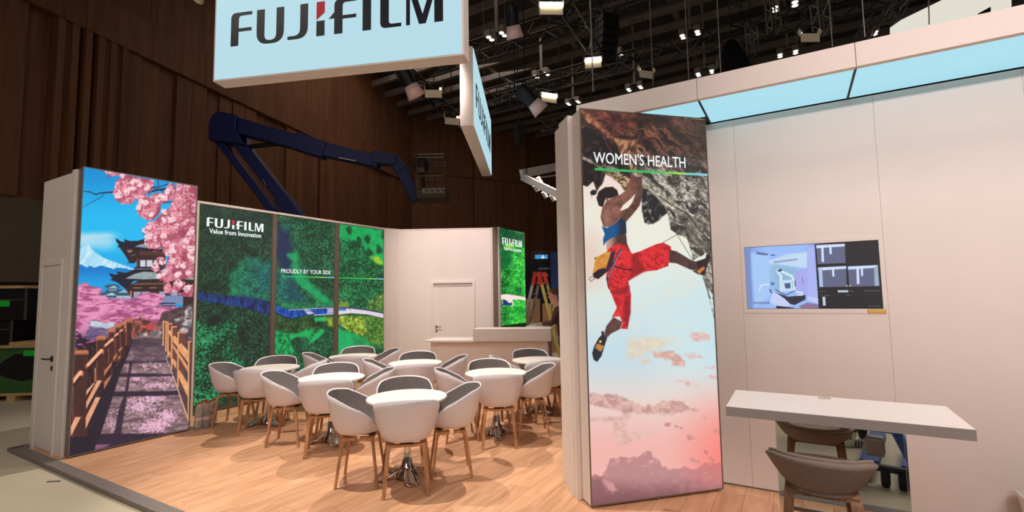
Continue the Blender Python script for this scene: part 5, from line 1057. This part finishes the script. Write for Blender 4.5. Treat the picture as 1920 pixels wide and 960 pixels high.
bpn = thing('blue_partition', 'tall blue partition panel right of the ladder', 'partition', (1.60-.40, 15.05, -.04), 0); MB().box(0, 1.2, 0, .06, .02, 3.02).build('panel_board', M['bluepanel'], bpn); MB().box(-.02, 0, -.01, .07, 0, 3.04).box(1.2, 1.22, -.01, .07, 0, 3.04).build('panel_frame', M['darkblue'], bpn); MB().box(-.2, .0, .2, .5, 0, .06).box(1.22, 1.4, .2, .5, 0, .06).build('panel_foot', M['steel'], bpn)
ep = on_plane(1018, 486, C0-Vector((0, .5, 0)), (ED.y, -ED.x, 0))
ex = thing('exit_sign', 'small lit blue emergency exit sign on the far brown wall above the cabinet', 'sign', (ep.x, ep.y, ep.z-.15), math.atan2(ED.y, ED.x))
MB().box(-.45, .45, 0, .5, 0, .5).build('sign_box', M['exitsign'], ex); MB().box(-.05, .05, -.01, 0, .1, .4).box(-.18, .18, -.01, 0, .28, .33).ball((0, -.005, .42), .06, 6, (1, .1, 1)).build('symbol', M['exitwhite'], ex)

# ------------------------------------------------------------------ people
def human(name, label, bones, loc, rz, parts_fn, mats, sub=2):
    """bones: dict joint->(pos, radius); links: list; one skinned mesh, materials by nearest link"""
    joints, links = bones
    names = list(joints); idx = {n_: i for i, n_ in enumerate(names)}
    me = bpy.data.meshes.new(name); me.from_pydata([joints[n_][0] for n_ in names], [(idx[a], idx[b]) for a, b, _ in links], [])
    tmp = bpy.data.objects.new('tmp', me); COL.objects.link(tmp); tmp.modifiers.new('skin', 'SKIN').use_smooth_shade = True; s = tmp.modifiers.new('sub', 'SUBSURF'); s.levels = sub; s.render_levels = sub
    sv = me.skin_vertices[0].data
    for n_ in names: r_ = joints[n_][1]; sv[idx[n_]].radius = r_ if isinstance(r_, tuple) else (r_, r_); sv[idx[n_]].use_root = (n_ == 'pelvis')
    bpy.context.view_layer.update(); dg = bpy.context.evaluated_depsgraph_get(); out = bpy.data.meshes.new_from_object(tmp.evaluated_get(dg)); bpy.data.objects.remove(tmp)
    out.materials.clear(); keys = list(mats)
    for k in keys: out.materials.append(mats[k])
    seg = [(Vector(joints[a][0]), Vector(joints[b][0]), c) for a, b, c in links]
    for p in out.polygons:
        best = 1e9; bc_ = keys[0]
        for a, b, c in seg:
            t = max(0, min(1, (p.center-a).dot(b-a)/max(1e-9, (b-a).length_squared))); d = (p.center-a-(b-a)*t).length
            if d < best: best = d; bc_ = c
        p.material_index = keys.index(bc_); p.use_smooth = True
    root = thing(name, label, 'person', loc, rz)
    link('body', out, None, root); parts_fn(root); return root
def hand_chain(J, Lk, pre, wrist, d, up, side, scale=1.0, curl=.5):
    """palm and five separate fingers; d points along the hand, side to the thumb"""
    d = Vector(d).normalized(); up = Vector(up).normalized(); side = Vector(side).normalized(); w = Vector(wrist)
    J[pre+'palm'] = (w+d*.045*scale, (.019, .034)); Lk.append((pre+'wrist', pre+'palm', 'skin'))
    for k, (off, ln) in enumerate(((.026, .072), (.009, .08), (-.009, .074), (-.025, .058))):
        b = w+d*.082*scale+side*off*scale; m = b+d*ln*.5*scale-up*ln*.12*curl; e = m+d*ln*.4*scale-up*ln*.5*curl
        for nm, p_, r_ in (('a', b, .0095), ('b', m, .0085), ('c', e, .007)): J['%sf%d%s' % (pre, k, nm)] = (p_, r_)
        Lk += [(pre+'palm', '%sf%da' % (pre, k), 'skin'), ('%sf%da' % (pre, k), '%sf%db' % (pre, k), 'skin'), ('%sf%db' % (pre, k), '%sf%dc' % (pre, k), 'skin')]
    t0 = w+d*.028*scale+side*.034*scale; t1 = t0+(d*.6+side*.55).normalized()*.036*scale; t2 = t1+(d*.9+side*.1).normalized()*.03*scale
    for nm, p_, r_ in (('ta', t0, .012), ('tb', t1, .0105), ('tc', t2, .008)): J[pre+nm] = (p_, r_)
    Lk += [(pre+'palm', pre+'ta', 'skin'), (pre+'ta', pre+'tb', 'skin'), (pre+'tb', pre+'tc', 'skin')]
def body(h=1.74, lean=.08, handL=None, handR=None, pants='trousers', top='sweater', head_fwd=.05):
    """figure facing +y, standing on z=0"""
    k = h/1.74; J = {}; Lk = []
    def j(n_, x, y, z, r_): J[n_] = (Vector((x*k, y*k, z*k)), tuple(a*k for a in r_) if isinstance(r_, tuple) else r_*k)
    j('pelvis', 0, 0, .95, (.155, .115)); j('waist', 0, lean*.3, 1.08, (.14, .105)); j('chest', 0, lean*.7, 1.28, (.165, .12)); j('neck0', 0, lean, 1.44, (.085, .07)); j('neck1', 0, lean+head_fwd*.6, 1.52, .05); j('head0', 0, lean+head_fwd, 1.585, (.068, .082)); j('head1', 0, lean+head_fwd+.005, 1.665, (.074, .092)); j('head2', 0, lean+head_fwd-.005, 1.72, (.048, .06))
    j('chin', 0, lean+head_fwd+.055, 1.555, .026); j('nose', 0, lean+head_fwd+.098, 1.615, .010)
    Lk += [('pelvis', 'waist', top), ('waist', 'chest', top), ('chest', 'neck0', top), ('neck0', 'neck1', 'skin'), ('neck1', 'head0', 'skin'), ('head0', 'head1', 'skin'), ('head1', 'head2', 'skin'), ('head0', 'chin', 'skin'), ('head0', 'nose', 'skin')]
    for s, hd in ((-1, handL), (1, handR)):
        p = 'l' if s < 0 else 'r'
        j(p+'sh', s*.17, lean, 1.40, .062); 
        if hd is None: el = (s*.235, lean-.02, 1.13); wr = (s*.245, lean+.06, .88)
        else: wr = hd; el = ((s*.22+wr[0])/2+s*.09, (lean+wr[1])/2-.06, (1.40+wr[2])/2-.12)
        j(p+'el', *el, .045); j(p+'fa', *[(a*.55+b*.45) for a, b in zip(el, wr)], .04); j(p+'cuff', *[(a*.12+b*.88) for a, b in zip(el, wr)], .031); j(p+'wrist', *wr, (.022, .03))
        Lk += [('chest', p+'sh', top), (p+'sh', p+'el', top), (p+'el', p+'fa', top), (p+'fa', p+'cuff', top), (p+'cuff', p+'wrist', 'skin')]
        dv = (Vector(wr)-Vector(el)).normalized(); hand_chain(J, Lk, p, Vector(wr)*k, dv, (0, 0, 1) if abs(dv.z) < .8 else (0, 1, 0), (-s, 0, 0), k)
        j(p+'hip', s*.09, 0, .88, .095); j(p+'kn', s*.105, .02, .50, .062); j(p+'ca', s*.11, -.005, .34, .06); j(p+'an', s*.115, -.02, .10, .045); j(p+'heel', s*.115, -.03, .045, .042); j(p+'toe', s*.13, .13, .036, (.042, .034)); j(p+'tip', s*.135, .19, .028, (.032, .024))
        Lk += [('pelvis', p+'hip', pants), (p+'hip', p+'kn', pants), (p+'kn', p+'ca', pants), (p+'ca', p+'an', pants), (p+'an', p+'heel', 'shoe'), (p+'heel', p+'toe', 'shoe'), (p+'toe', p+'tip', 'shoe')]
    return (J, Lk)
def face_parts(k, lean, head_fwd, hairlen=0.0, hairmat='hair'):
    def fn(root):
        c = Vector((0, (lean+head_fwd)*k, 1.64*k))
        for s in (-1, 1):
            MB().ball(c+Vector((s*.031*k, .085*k, -.005)), .011*k, 8).build('eye', M['black'], root, smooth=60); MB().ball(c+Vector((s*.079*k, -.005, -.015)), .028*k, 8, (.35, .7, 1.1)).build('ear', M['skin'], root, smooth=60)
            MB().bar(c+Vector((s*.045*k, .084*k, .017)), c+Vector((s*.016*k, .090*k, .019)), .008, .006).build('eyebrow', M[hairmat], root)
        MB().bar(c+Vector((-.022*k, .088*k, -.062)), c+Vector((.022*k, .088*k, -.062)), .008, .008).build('mouth', M['red'], root)
        m = MB(); prof = []
        m.ball((0, 0, 0), 1, 14); vs = []
        for x, y, z in m.v:
            front = max(0, y); cut = -.15-.55*hairlen if y < .25 else .42
            z2 = max(z, cut); vs.append((x*.088*k, (y*.105-.012)*k, z2*.098*k+.028*k))
        m.v = [tuple(c+Vector(p)) for p in vs]; m.build('hair', M[hairmat], root, smooth=70)
    return fn
hp = at_height(1051, 640, .55); hp = Vector((.93, 8.86, 0))
human('person', 'person in a dark maroon sweater leaning over the counter end, hands together, looking down', body(1.76, .10, (-.06, .40, 1.13), (.05, .39, 1.13), 'trousers', 'sweater', .09), hp, R(78), face_parts(1.76/1.74, .10, .09), dict(skin=M['skin'], sweater=M['sweater'], trousers=M['trousers'], shoe=M['black']))

# ------------------------------------------------------------------ on the aisle behind the camera, seen in the desk's mirror
MS = -1.33                                                      # mirror plane, v of the desk's mirror
def mirrored(px, py, z):
    p = at_height(px, py, z); d = p-WO; v = d.dot(VD); u = d.dot(UD); return uv(u, 2*MS-v, z)
vp = mirrored(1606, 832, -.04)
def shoes_fn(k):
    f0 = face_parts(k, .03, .04)
    def fn(root):
        f0(root)
        for s in (-1, 1):
            o = MB()
            for q_ in range(3): o.bar((s*.125+.05, .03+q_*.03, .02), (s*.12+.04, .015+q_*.03, .075), .012, .004, up=(1, 0, 0)); o.bar((s*.125-.05, .03+q_*.03, .02), (s*.12-.04, .015+q_*.03, .075), .012, .004, up=(1, 0, 0))
            o.build('shoe_stripe', M['sneakstripe'], root)
    return fn
human('person', 'standing visitor in dark clothes and white striped sneakers, visible in the desk mirror', body(1.74, .03, None, None, 'trousers', 'top', .04), (vp.x, vp.y, -.04), R(40), shoes_fn(1.0), dict(skin=M['skin'], top=M['darkblue'], trousers=M['trousers'], shoe=M['sneaker']))
tp_ = mirrored(1670, 915, -.04)
tr = thing('pallet_trolley', 'blue wheeled hand trolley with black tyres on the aisle, seen in the mirror', 'trolley', tp_, WA+R(10))
for x in (-.22, -.06, .06):
    o = MB().lathe([(.0001, 0), (.07, 0), (.085, .012), (.085, .05), (.07, .062), (.0001, .062)], 20).build('wheel', M['blackrub'], tr, smooth=40); o.rotation_euler = (0, math.pi/2, 0); o.location = (x, 0, .085)
MB().bar((-.24, 0, .16), (.24, 0, .16), .06, .05).build('axle_frame', M['darkblue'], tr); MB().box(-.16, -.02, -.08, .06, .26, .42).build('hydraulic_block', M['alu'], tr, bevel=.02)
MB().bar((.22, 0, .1), (.06, -.02, .50), .06, .07).bar((-.16, -.02, .50), (.10, -.02, .50), .07, .07).build('blue_frame', M['bluepanel'], tr, bevel=.01); MB().bar((-.06, -.02, .53), (-.06, -.06, 1.15), .07, .05).build('handle_shaft', M['alu'], tr); MB().bar((-.3, -.06, 1.15), (.14, -.06, 1.15), .05, .05).build('handle', M['black'], tr)
MB().box(-.22, -.08, -1.2, -.1, .12, .18).build('fork', M['bluepanel'], tr); MB().box(.08, .22, -1.2, -.1, .12, .18).build('fork', M['bluepanel'], tr)
# ------------------------------------------------------------------ lamps, trusses and cables under the roof
def hang(root, x, y, ztop, z0=0): MB().tube([(x, y, z0), (x, y, ztop)], .012, 6).build('hanger', M['black'], root)
def flood(px, py, D, label, rz=0, w=.36, lit=True, tilt=-35):
    p = at_depth(px, py, D); t = thing('flood_light', label, 'lamp', p, rz, 'flood lights above the booth')
    T = Matrix.Rotation(R(tilt), 4, 'X')
    MB().box(-w/2, w/2, -.02, .14, -.06, .10, T).build('housing', M['black'], t, bevel=.008)
    if D in (8.4, 10.4, 12.0): MB().box(-w/2+.01, w/2-.01, -.06, -.02, -.055, .09, T).build('lamp_tube', M['lamp'], t)
    else:
        e = 1 if int(px) % 2 else -1; MB().box(min(e*w*.36, e*w*.46), max(e*w*.36, e*w*.46), -.04, -.02, .03, .08, T).build('lamp_tube', M['lamp'], t)
    T2 = Matrix.Rotation(R(tilt-50), 4, 'X'); MB().box(-w/2, w/2, -.05, -.035, -.16, .01).build('flap', M['cream'], t)
    for s in (-1, 1): MB().box(s*(w/2+.012)-.005, s*(w/2+.012)+.005, -.10, -.01, -.05, .08, T).build('side_flap', M['cream'], t)
    MB().tube([(-w/2-.03, .05, .02), (-w/2-.03, .05, .22), (w/2+.03, .05, .22), (w/2+.03, .05, .02)], .012, 6).build('yoke', M['black'], t); hang(t, 0, .05, 14.2-p.z if D not in (8.4, 10.4, 12.0) else .33, .22)
    return t
def spot(px, py, D, aim, label, s=1.0):
    p = at_depth(px, py, D); q_ = (Vector(aim)-p).to_track_quat('-Z', 'Y').to_matrix().to_4x4(); t = thing('stage_spot', label, 'lamp', p, 0, 'stage spots above the booth')
    MB().lathe([(.0001, .34*s), (.07*s, .34*s), (.10*s, .30*s), (.11*s, .10*s), (.11*s, 0), (.10*s, 0), (.10*s, .08*s)], 24, q_).build('can', M['black'], t, smooth=40)
    MB().lathe([(.10*s, .05*s), (.0001, .05*s)], 20, q_).build('lens', M['bulb'], t)
    m_ = MB().lathe([(.112*s, .0), (.150*s, -.20*s)], 28, q_); m_.f = m_.f[:28]; solid(m_.build('shade', M['pinkflap'], t, smooth=60), .004)
    m = MB(); m.tube([tuple(q_ @ Vector(a)) for a in ((0, -.14*s, .12*s), (0, -.15*s, .34*s), (0, 0, .44*s), (0, .15*s, .34*s), (0, .14*s, .12*s))], .014*s, 6); m.build('yoke', M['black'], t)
    h = q_ @ Vector((0, 0, .44*s)); hang(t, h.x, h.y, 14.2-p.z, h.z); return t
FL = [(1033, 14, 8.4, 'brightest flood light at the top, on the near end of the diagonal truss'), (1112, 116, 10.4, 'bright flood light on the far end of the diagonal truss'), (1028, 182, 12.0, 'wide glowing flood light left above the climber tower'),
      (813, 171, 10.2, 'flood light under the large sign beside the stage spot'), (847, 223, 11.6, 'lower flood light close to the end of the second sign'), (1210, 135, 10.5, 'flood light over the left part of the fascia'), (1516, 66, 9.0, 'flood light over the middle of the fascia')]
for i, (a, b, c, l) in enumerate(FL): flood(a, b, c, l, R(rc.uniform(-25, 25)), .42 if i in (0, 2) else .36)
spot(770, 160, 9.6, at_depth(770, 160, 9.6)+Vector((.42, .30, -.8)), 'large stage spot under the big sign with a pale shade', 1.25); spot(1000, 192, 10.2, at_depth(1000, 192, 10.2)+Vector((.75, .25, -.75)), 'large stage spot left above the climber tower with a pale shade', 1.3); spot(962, 48, 8.6, at_depth(962, 48, 8.6)+Vector((.15, .45, -.8)), 'stage spot right of the big sign, high up', 1.1)

def lattice(name, label, a, b, w=.30, tri=True, chord=.024, mt='black', group=None):
    a = Vector(a); b = Vector(b); ln = (b-a).length; t = thing(name, label, 'truss', a, 0, group, (b-a).to_track_quat('X', 'Z').to_euler())
    cs = [(-w/2, 0), (w/2, 0), (0, -w*.86)] if tri else [(-w/2, -w/2), (w/2, -w/2), (w/2, w/2), (-w/2, w/2)]
    for y, z in cs: MB().tube([(0, y, z), (ln, y, z)], chord, 6).build('chord', M[mt], t, smooth=60)
    m = MB(); n = max(2, int(ln/(w*.9)))
    for k in range(n):
        x0 = ln*k/n; x1 = ln*(k+1)/n
        for i in range(len(cs)):
            p_, q_ = (cs[i], cs[(i+1) % len(cs)]) if k % 2 else (cs[(i+1) % len(cs)], cs[i]); m.bar((x0, *p_), (x1, *q_), chord*.9, chord*.9)
    m.build('bracing', M[mt], t)
    if name != 'roof_truss':
        inv = t.rotation_euler.to_matrix().inverted().to_4x4()
        for x in ((.15, ln-.15) if ln > 2 else (ln*.9,)):
            e = inv @ Vector((0, 0, 14.2-(a+(b-a)*x/ln).z)); MB().tube([(x, 0, 0), (x+e.x, e.y, e.z)], .012, 6).build('cable', M['black'], t)
    return t
Z1 = 7.36
G = 'lighting trusses above the booth'
lattice('lighting_truss', 'dark diagonal truss with many lamps and chains above the aisle', at_height(1035, -30, Z1), at_height(1125, 115, Z1), .34, group=G)
lattice('lighting_truss', 'dark truss behind the two lit signs', at_height(742, 112, Z1-.3), at_height(868, 232, Z1-.3), .32, group=G)
lattice('lighting_truss', 'dark truss carrying lamps over the climber tower', at_height(930, 192, Z1), at_height(1060, 150, Z1), .30, group=G)
for i, v in enumerate((6.5, 10.5, 15, 20.5, 27)):
    lattice('roof_truss', 'long dark roof truss, number %s from the front' % ('one', 'two', 'three', 'four', 'five')[i], uv(-12, v, 11.2+.25*i), uv(30, v, 11.2+.25*i), .8, True, .05, 'trussdark', 'long roof trusses')
for i, (px, y0, y1, D, l) in enumerate(((1410, 42, 102, 16, 'upright grey truss piece hanging over the middle of the fascia'), (1378, -10, 18, 16, 'short upright truss piece at the top edge'), (1400, 90, 126, 18, 'small tilted truss piece low over the fascia'), (1450, -5, 60, 13, 'upright truss piece left of the fascia flood light'), (1540, 2, 62, 10.5, 'dark chain-hung truss piece beside the fascia flood light'), (1692, -8, 46, 11, 'slanted truss piece left of the far lit banner'), (1628, 34, 72, 12, 'small truss piece near the two downlights'))):
    dx = {2: 8, 5: -26, 6: -10}.get(i, 3)
    lattice('hanging_truss', l, at_depth(px+dx, y1, D), at_depth(px-dx if i != 5 else px, y0, D), .26, False, .02, 'truss', 'upright truss pieces under the roof')
def downlight(px, py, D, label, sp=.55):
    p = at_depth(px, py, D); t = thing('downlight_pair', label, 'lamp', p, WA, 'downlight pairs under the roof')
    for x in (-sp/2, sp/2):
        for y in (-.11, .11): MB().lathe([(.085, 0), (.0001, 0)], 14, Matrix.Translation((x, y, -.012))).build('lit_lens', M['lampdot'], t)
        MB().box(x-.12, x+.12, -.24, .24, 0, .22).build('lamp_box', M['beam'], t, bevel=.01)
    MB().bar((-sp/2-.1, 0, .25), (sp/2+.1, 0, .25), .06, .06).build('bracket', M['beam'], t); MB().bar((0, 0, .26), (0, 0, 14.2-p.z), .09, .09).build('post', M['beam'], t)
DL = [((931, 68), 17, 'downlight pair right of the big sign'), ((1015, 141), 22, 'downlight pair left of the diagonal truss end'), ((1075, 193), 25, 'downlight pair just left of the climber tower top'), ((1151, 105), 20, 'small downlight pair beside the diagonal truss'), ((1190, 166), 22, 'downlight pair low over the left end of the fascia'), ((1294, 65), 18, 'downlight pair under the long roof truss'), ((1322, 137), 20, 'downlight pair low above the second fascia board'), ((1477, 101), 19, 'downlight pair over the middle of the fascia'), ((1472, 12), 15, 'downlight pair at the top edge, right half'), ((1658, 58), 17, 'downlight pair left of the far lit banner')]
for (a, b), c, l in DL: downlight(a, b, c, l)
bs = at_depth(1372, 118, 13.5); t = thing('bell_lamp', 'black bell-shaped hall lamp glowing from below over the fascia', 'lamp', bs)
MB().lathe([(.50, -.22), (.46, .0), (.36, .28), (.24, .52), (.12, .66), (.0001, .68)], 28).build('bell', M['black'], t, smooth=60); MB().lathe([(.46, -.20), (.0001, -.20)], 24).build('lit_disc', M['bulb'], t); hang(t, 0, 0, 14.2-bs.z, .66)
sp_ = at_depth(1140, 74, 12.5); t = thing('speaker_array', 'curved black hanging loudspeaker array right of the diagonal truss', 'speaker', sp_, R(20))
for k in range(6): MB().box(-.24, .24, -.2+.02*k, .22+.02*k, .55-.2*k-.09, .55-.2*k+.09, Matrix.Rotation(R(3*k), 4, 'X')).build('speaker_box', M['black'], t, bevel=.01)
hang(t, 0, 0, 14.2-sp_.z, .64)
s2 = at_depth(974, 252, 11.5); t = thing('hanging_speaker', 'black angled speaker hanging on a cable before the brown wall', 'speaker', s2, R(15)); MB().prism([(-.10, -.28), (.0, -.28), (.0, .08), (.16, .10), (.24, .17), (.0, .24), (-.09, .20)], -.12, .12).build('speaker_body', M['black'], t, bevel=.01); hang(t, -.02, 0, 14.2-s2.z, .2); MB().tube([(.04, 0, -.1), (.045, .02, -.5), (.03, 0, -.8)], .01, 6).build('cable', M['black'], t)
c0 = at_depth(980, 330, 12); t = thing('hanging_light_rig', 'white angled light frame with small spots hanging behind the tower', 'lamp rig', c0)
def Lc(px, py, d=0): return at_depth(px, py, 12+d)-c0
MB().bar(Lc(978, 326), Lc(1062, 309, 2), .10, .22).build('rear_beam', M['white'], t); MB().bar(Lc(980, 332), Lc(1062, 372, -1.6), .10, .16).build('front_beam', M['white'], t); MB().bar(Lc(996, 335), Lc(1062, 326, 1.5), .03, .03).build('track_rail', M['white'], t)
for px, py in ((1006, 354), (1022, 366), (1037, 372), (1012, 339)):
    a = Lc(px, py, -.5); o = MB().lathe([(.0001, .10), (.05, .10), (.055, -.06), (.05, -.06), (.05, -.04)], 14).build('track_spot', M['white'], t, smooth=40); o.location = a; o.rotation_euler = (R(25), R(-35), 0); k = MB().lathe([(.048, -.05), (.0001, -.05)], 12).build('lit_lens', M['lampdot'], o)
hang(t, .1, 0, 14.2-c0.z, .05)
b0 = at_depth(1790, 20, 9.5); t = thing('far_banner', 'lit cream hanging structure of another stand above the fascia', 'banner', at_depth(1690, 58, 9.5), 0)
def Lb(px, py, d=0): return at_depth(px, py, 9.5+d)-t.location
q_ = [Lb(1690, 75), Lb(1898, 75), Lb(1898, -90), Lb(1690, 36)]
q_ = [Lb(1690, 80), Lb(1897, 80), Lb(1896, -80), Lb(1766, 0), Lb(1690, 37)]
MB().prism([(p_.x, p_.z) for p_ in q_], 0, .3).build('lit_cloth', M['farlit'], t)
MB().prism([(p_.x, p_.z) for p_ in (Lb(1833, 26), Lb(1855, 14), Lb(1855, 30), Lb(1833, 40))], -.03, -.0).build('dark_corner', M['black'], t)
for px in (1742,): MB().tube([Lb(px, 46, -.05), Lb(px-2, -60, -.05)], .012, 6).build('cable', M['steel'], t)
for i, (px0, px1, y1, D, zt) in enumerate(((1110, 1112, 165, 6.0, 12), (1222, 1225, 160, 9.0, 14), (1286, 1292, 150, 8.0, 14), (1350, 1352, 138, 7.4, 14), (1556, 1561, 88, 8.5, 14), (1618, 1622, 70, 7.2, 14))):
    a = at_depth(px1, y1, D); c = thing('steel_cable', ('thin steel cable beside the bright flood light', 'thin steel cable above the left fascia flood light', 'steel cable above the downlights at the fascia', 'grey cable above the bell lamp', 'thin cable right of the fascia flood light', 'steel cable left of the small truss piece')[i], 'cable', a, 0, 'suspension cables above the fascia')
    MB().tube([(0, 0, 0), (0, 0, zt-a.z)], .009, 6).build('wire', M['steel'], c); MB().box(-.012, .012, -.012, .012, -.05, .0).build('clamp', M['black'], c)
lc = at_depth(372, 2, 9); t = thing('ceiling_spot', 'pale spot lamp at the top edge left of the big sign', 'lamp', lc, R(20)); MB().lathe([(.0001, .16), (.07, .16), (.09, .0), (.08, 0)], 16).build('lamp_head', M['cream'], t, smooth=40).rotation_euler = (R(50), R(40), 0); hang(t, 0, 0, 14.2-lc.z, .1)
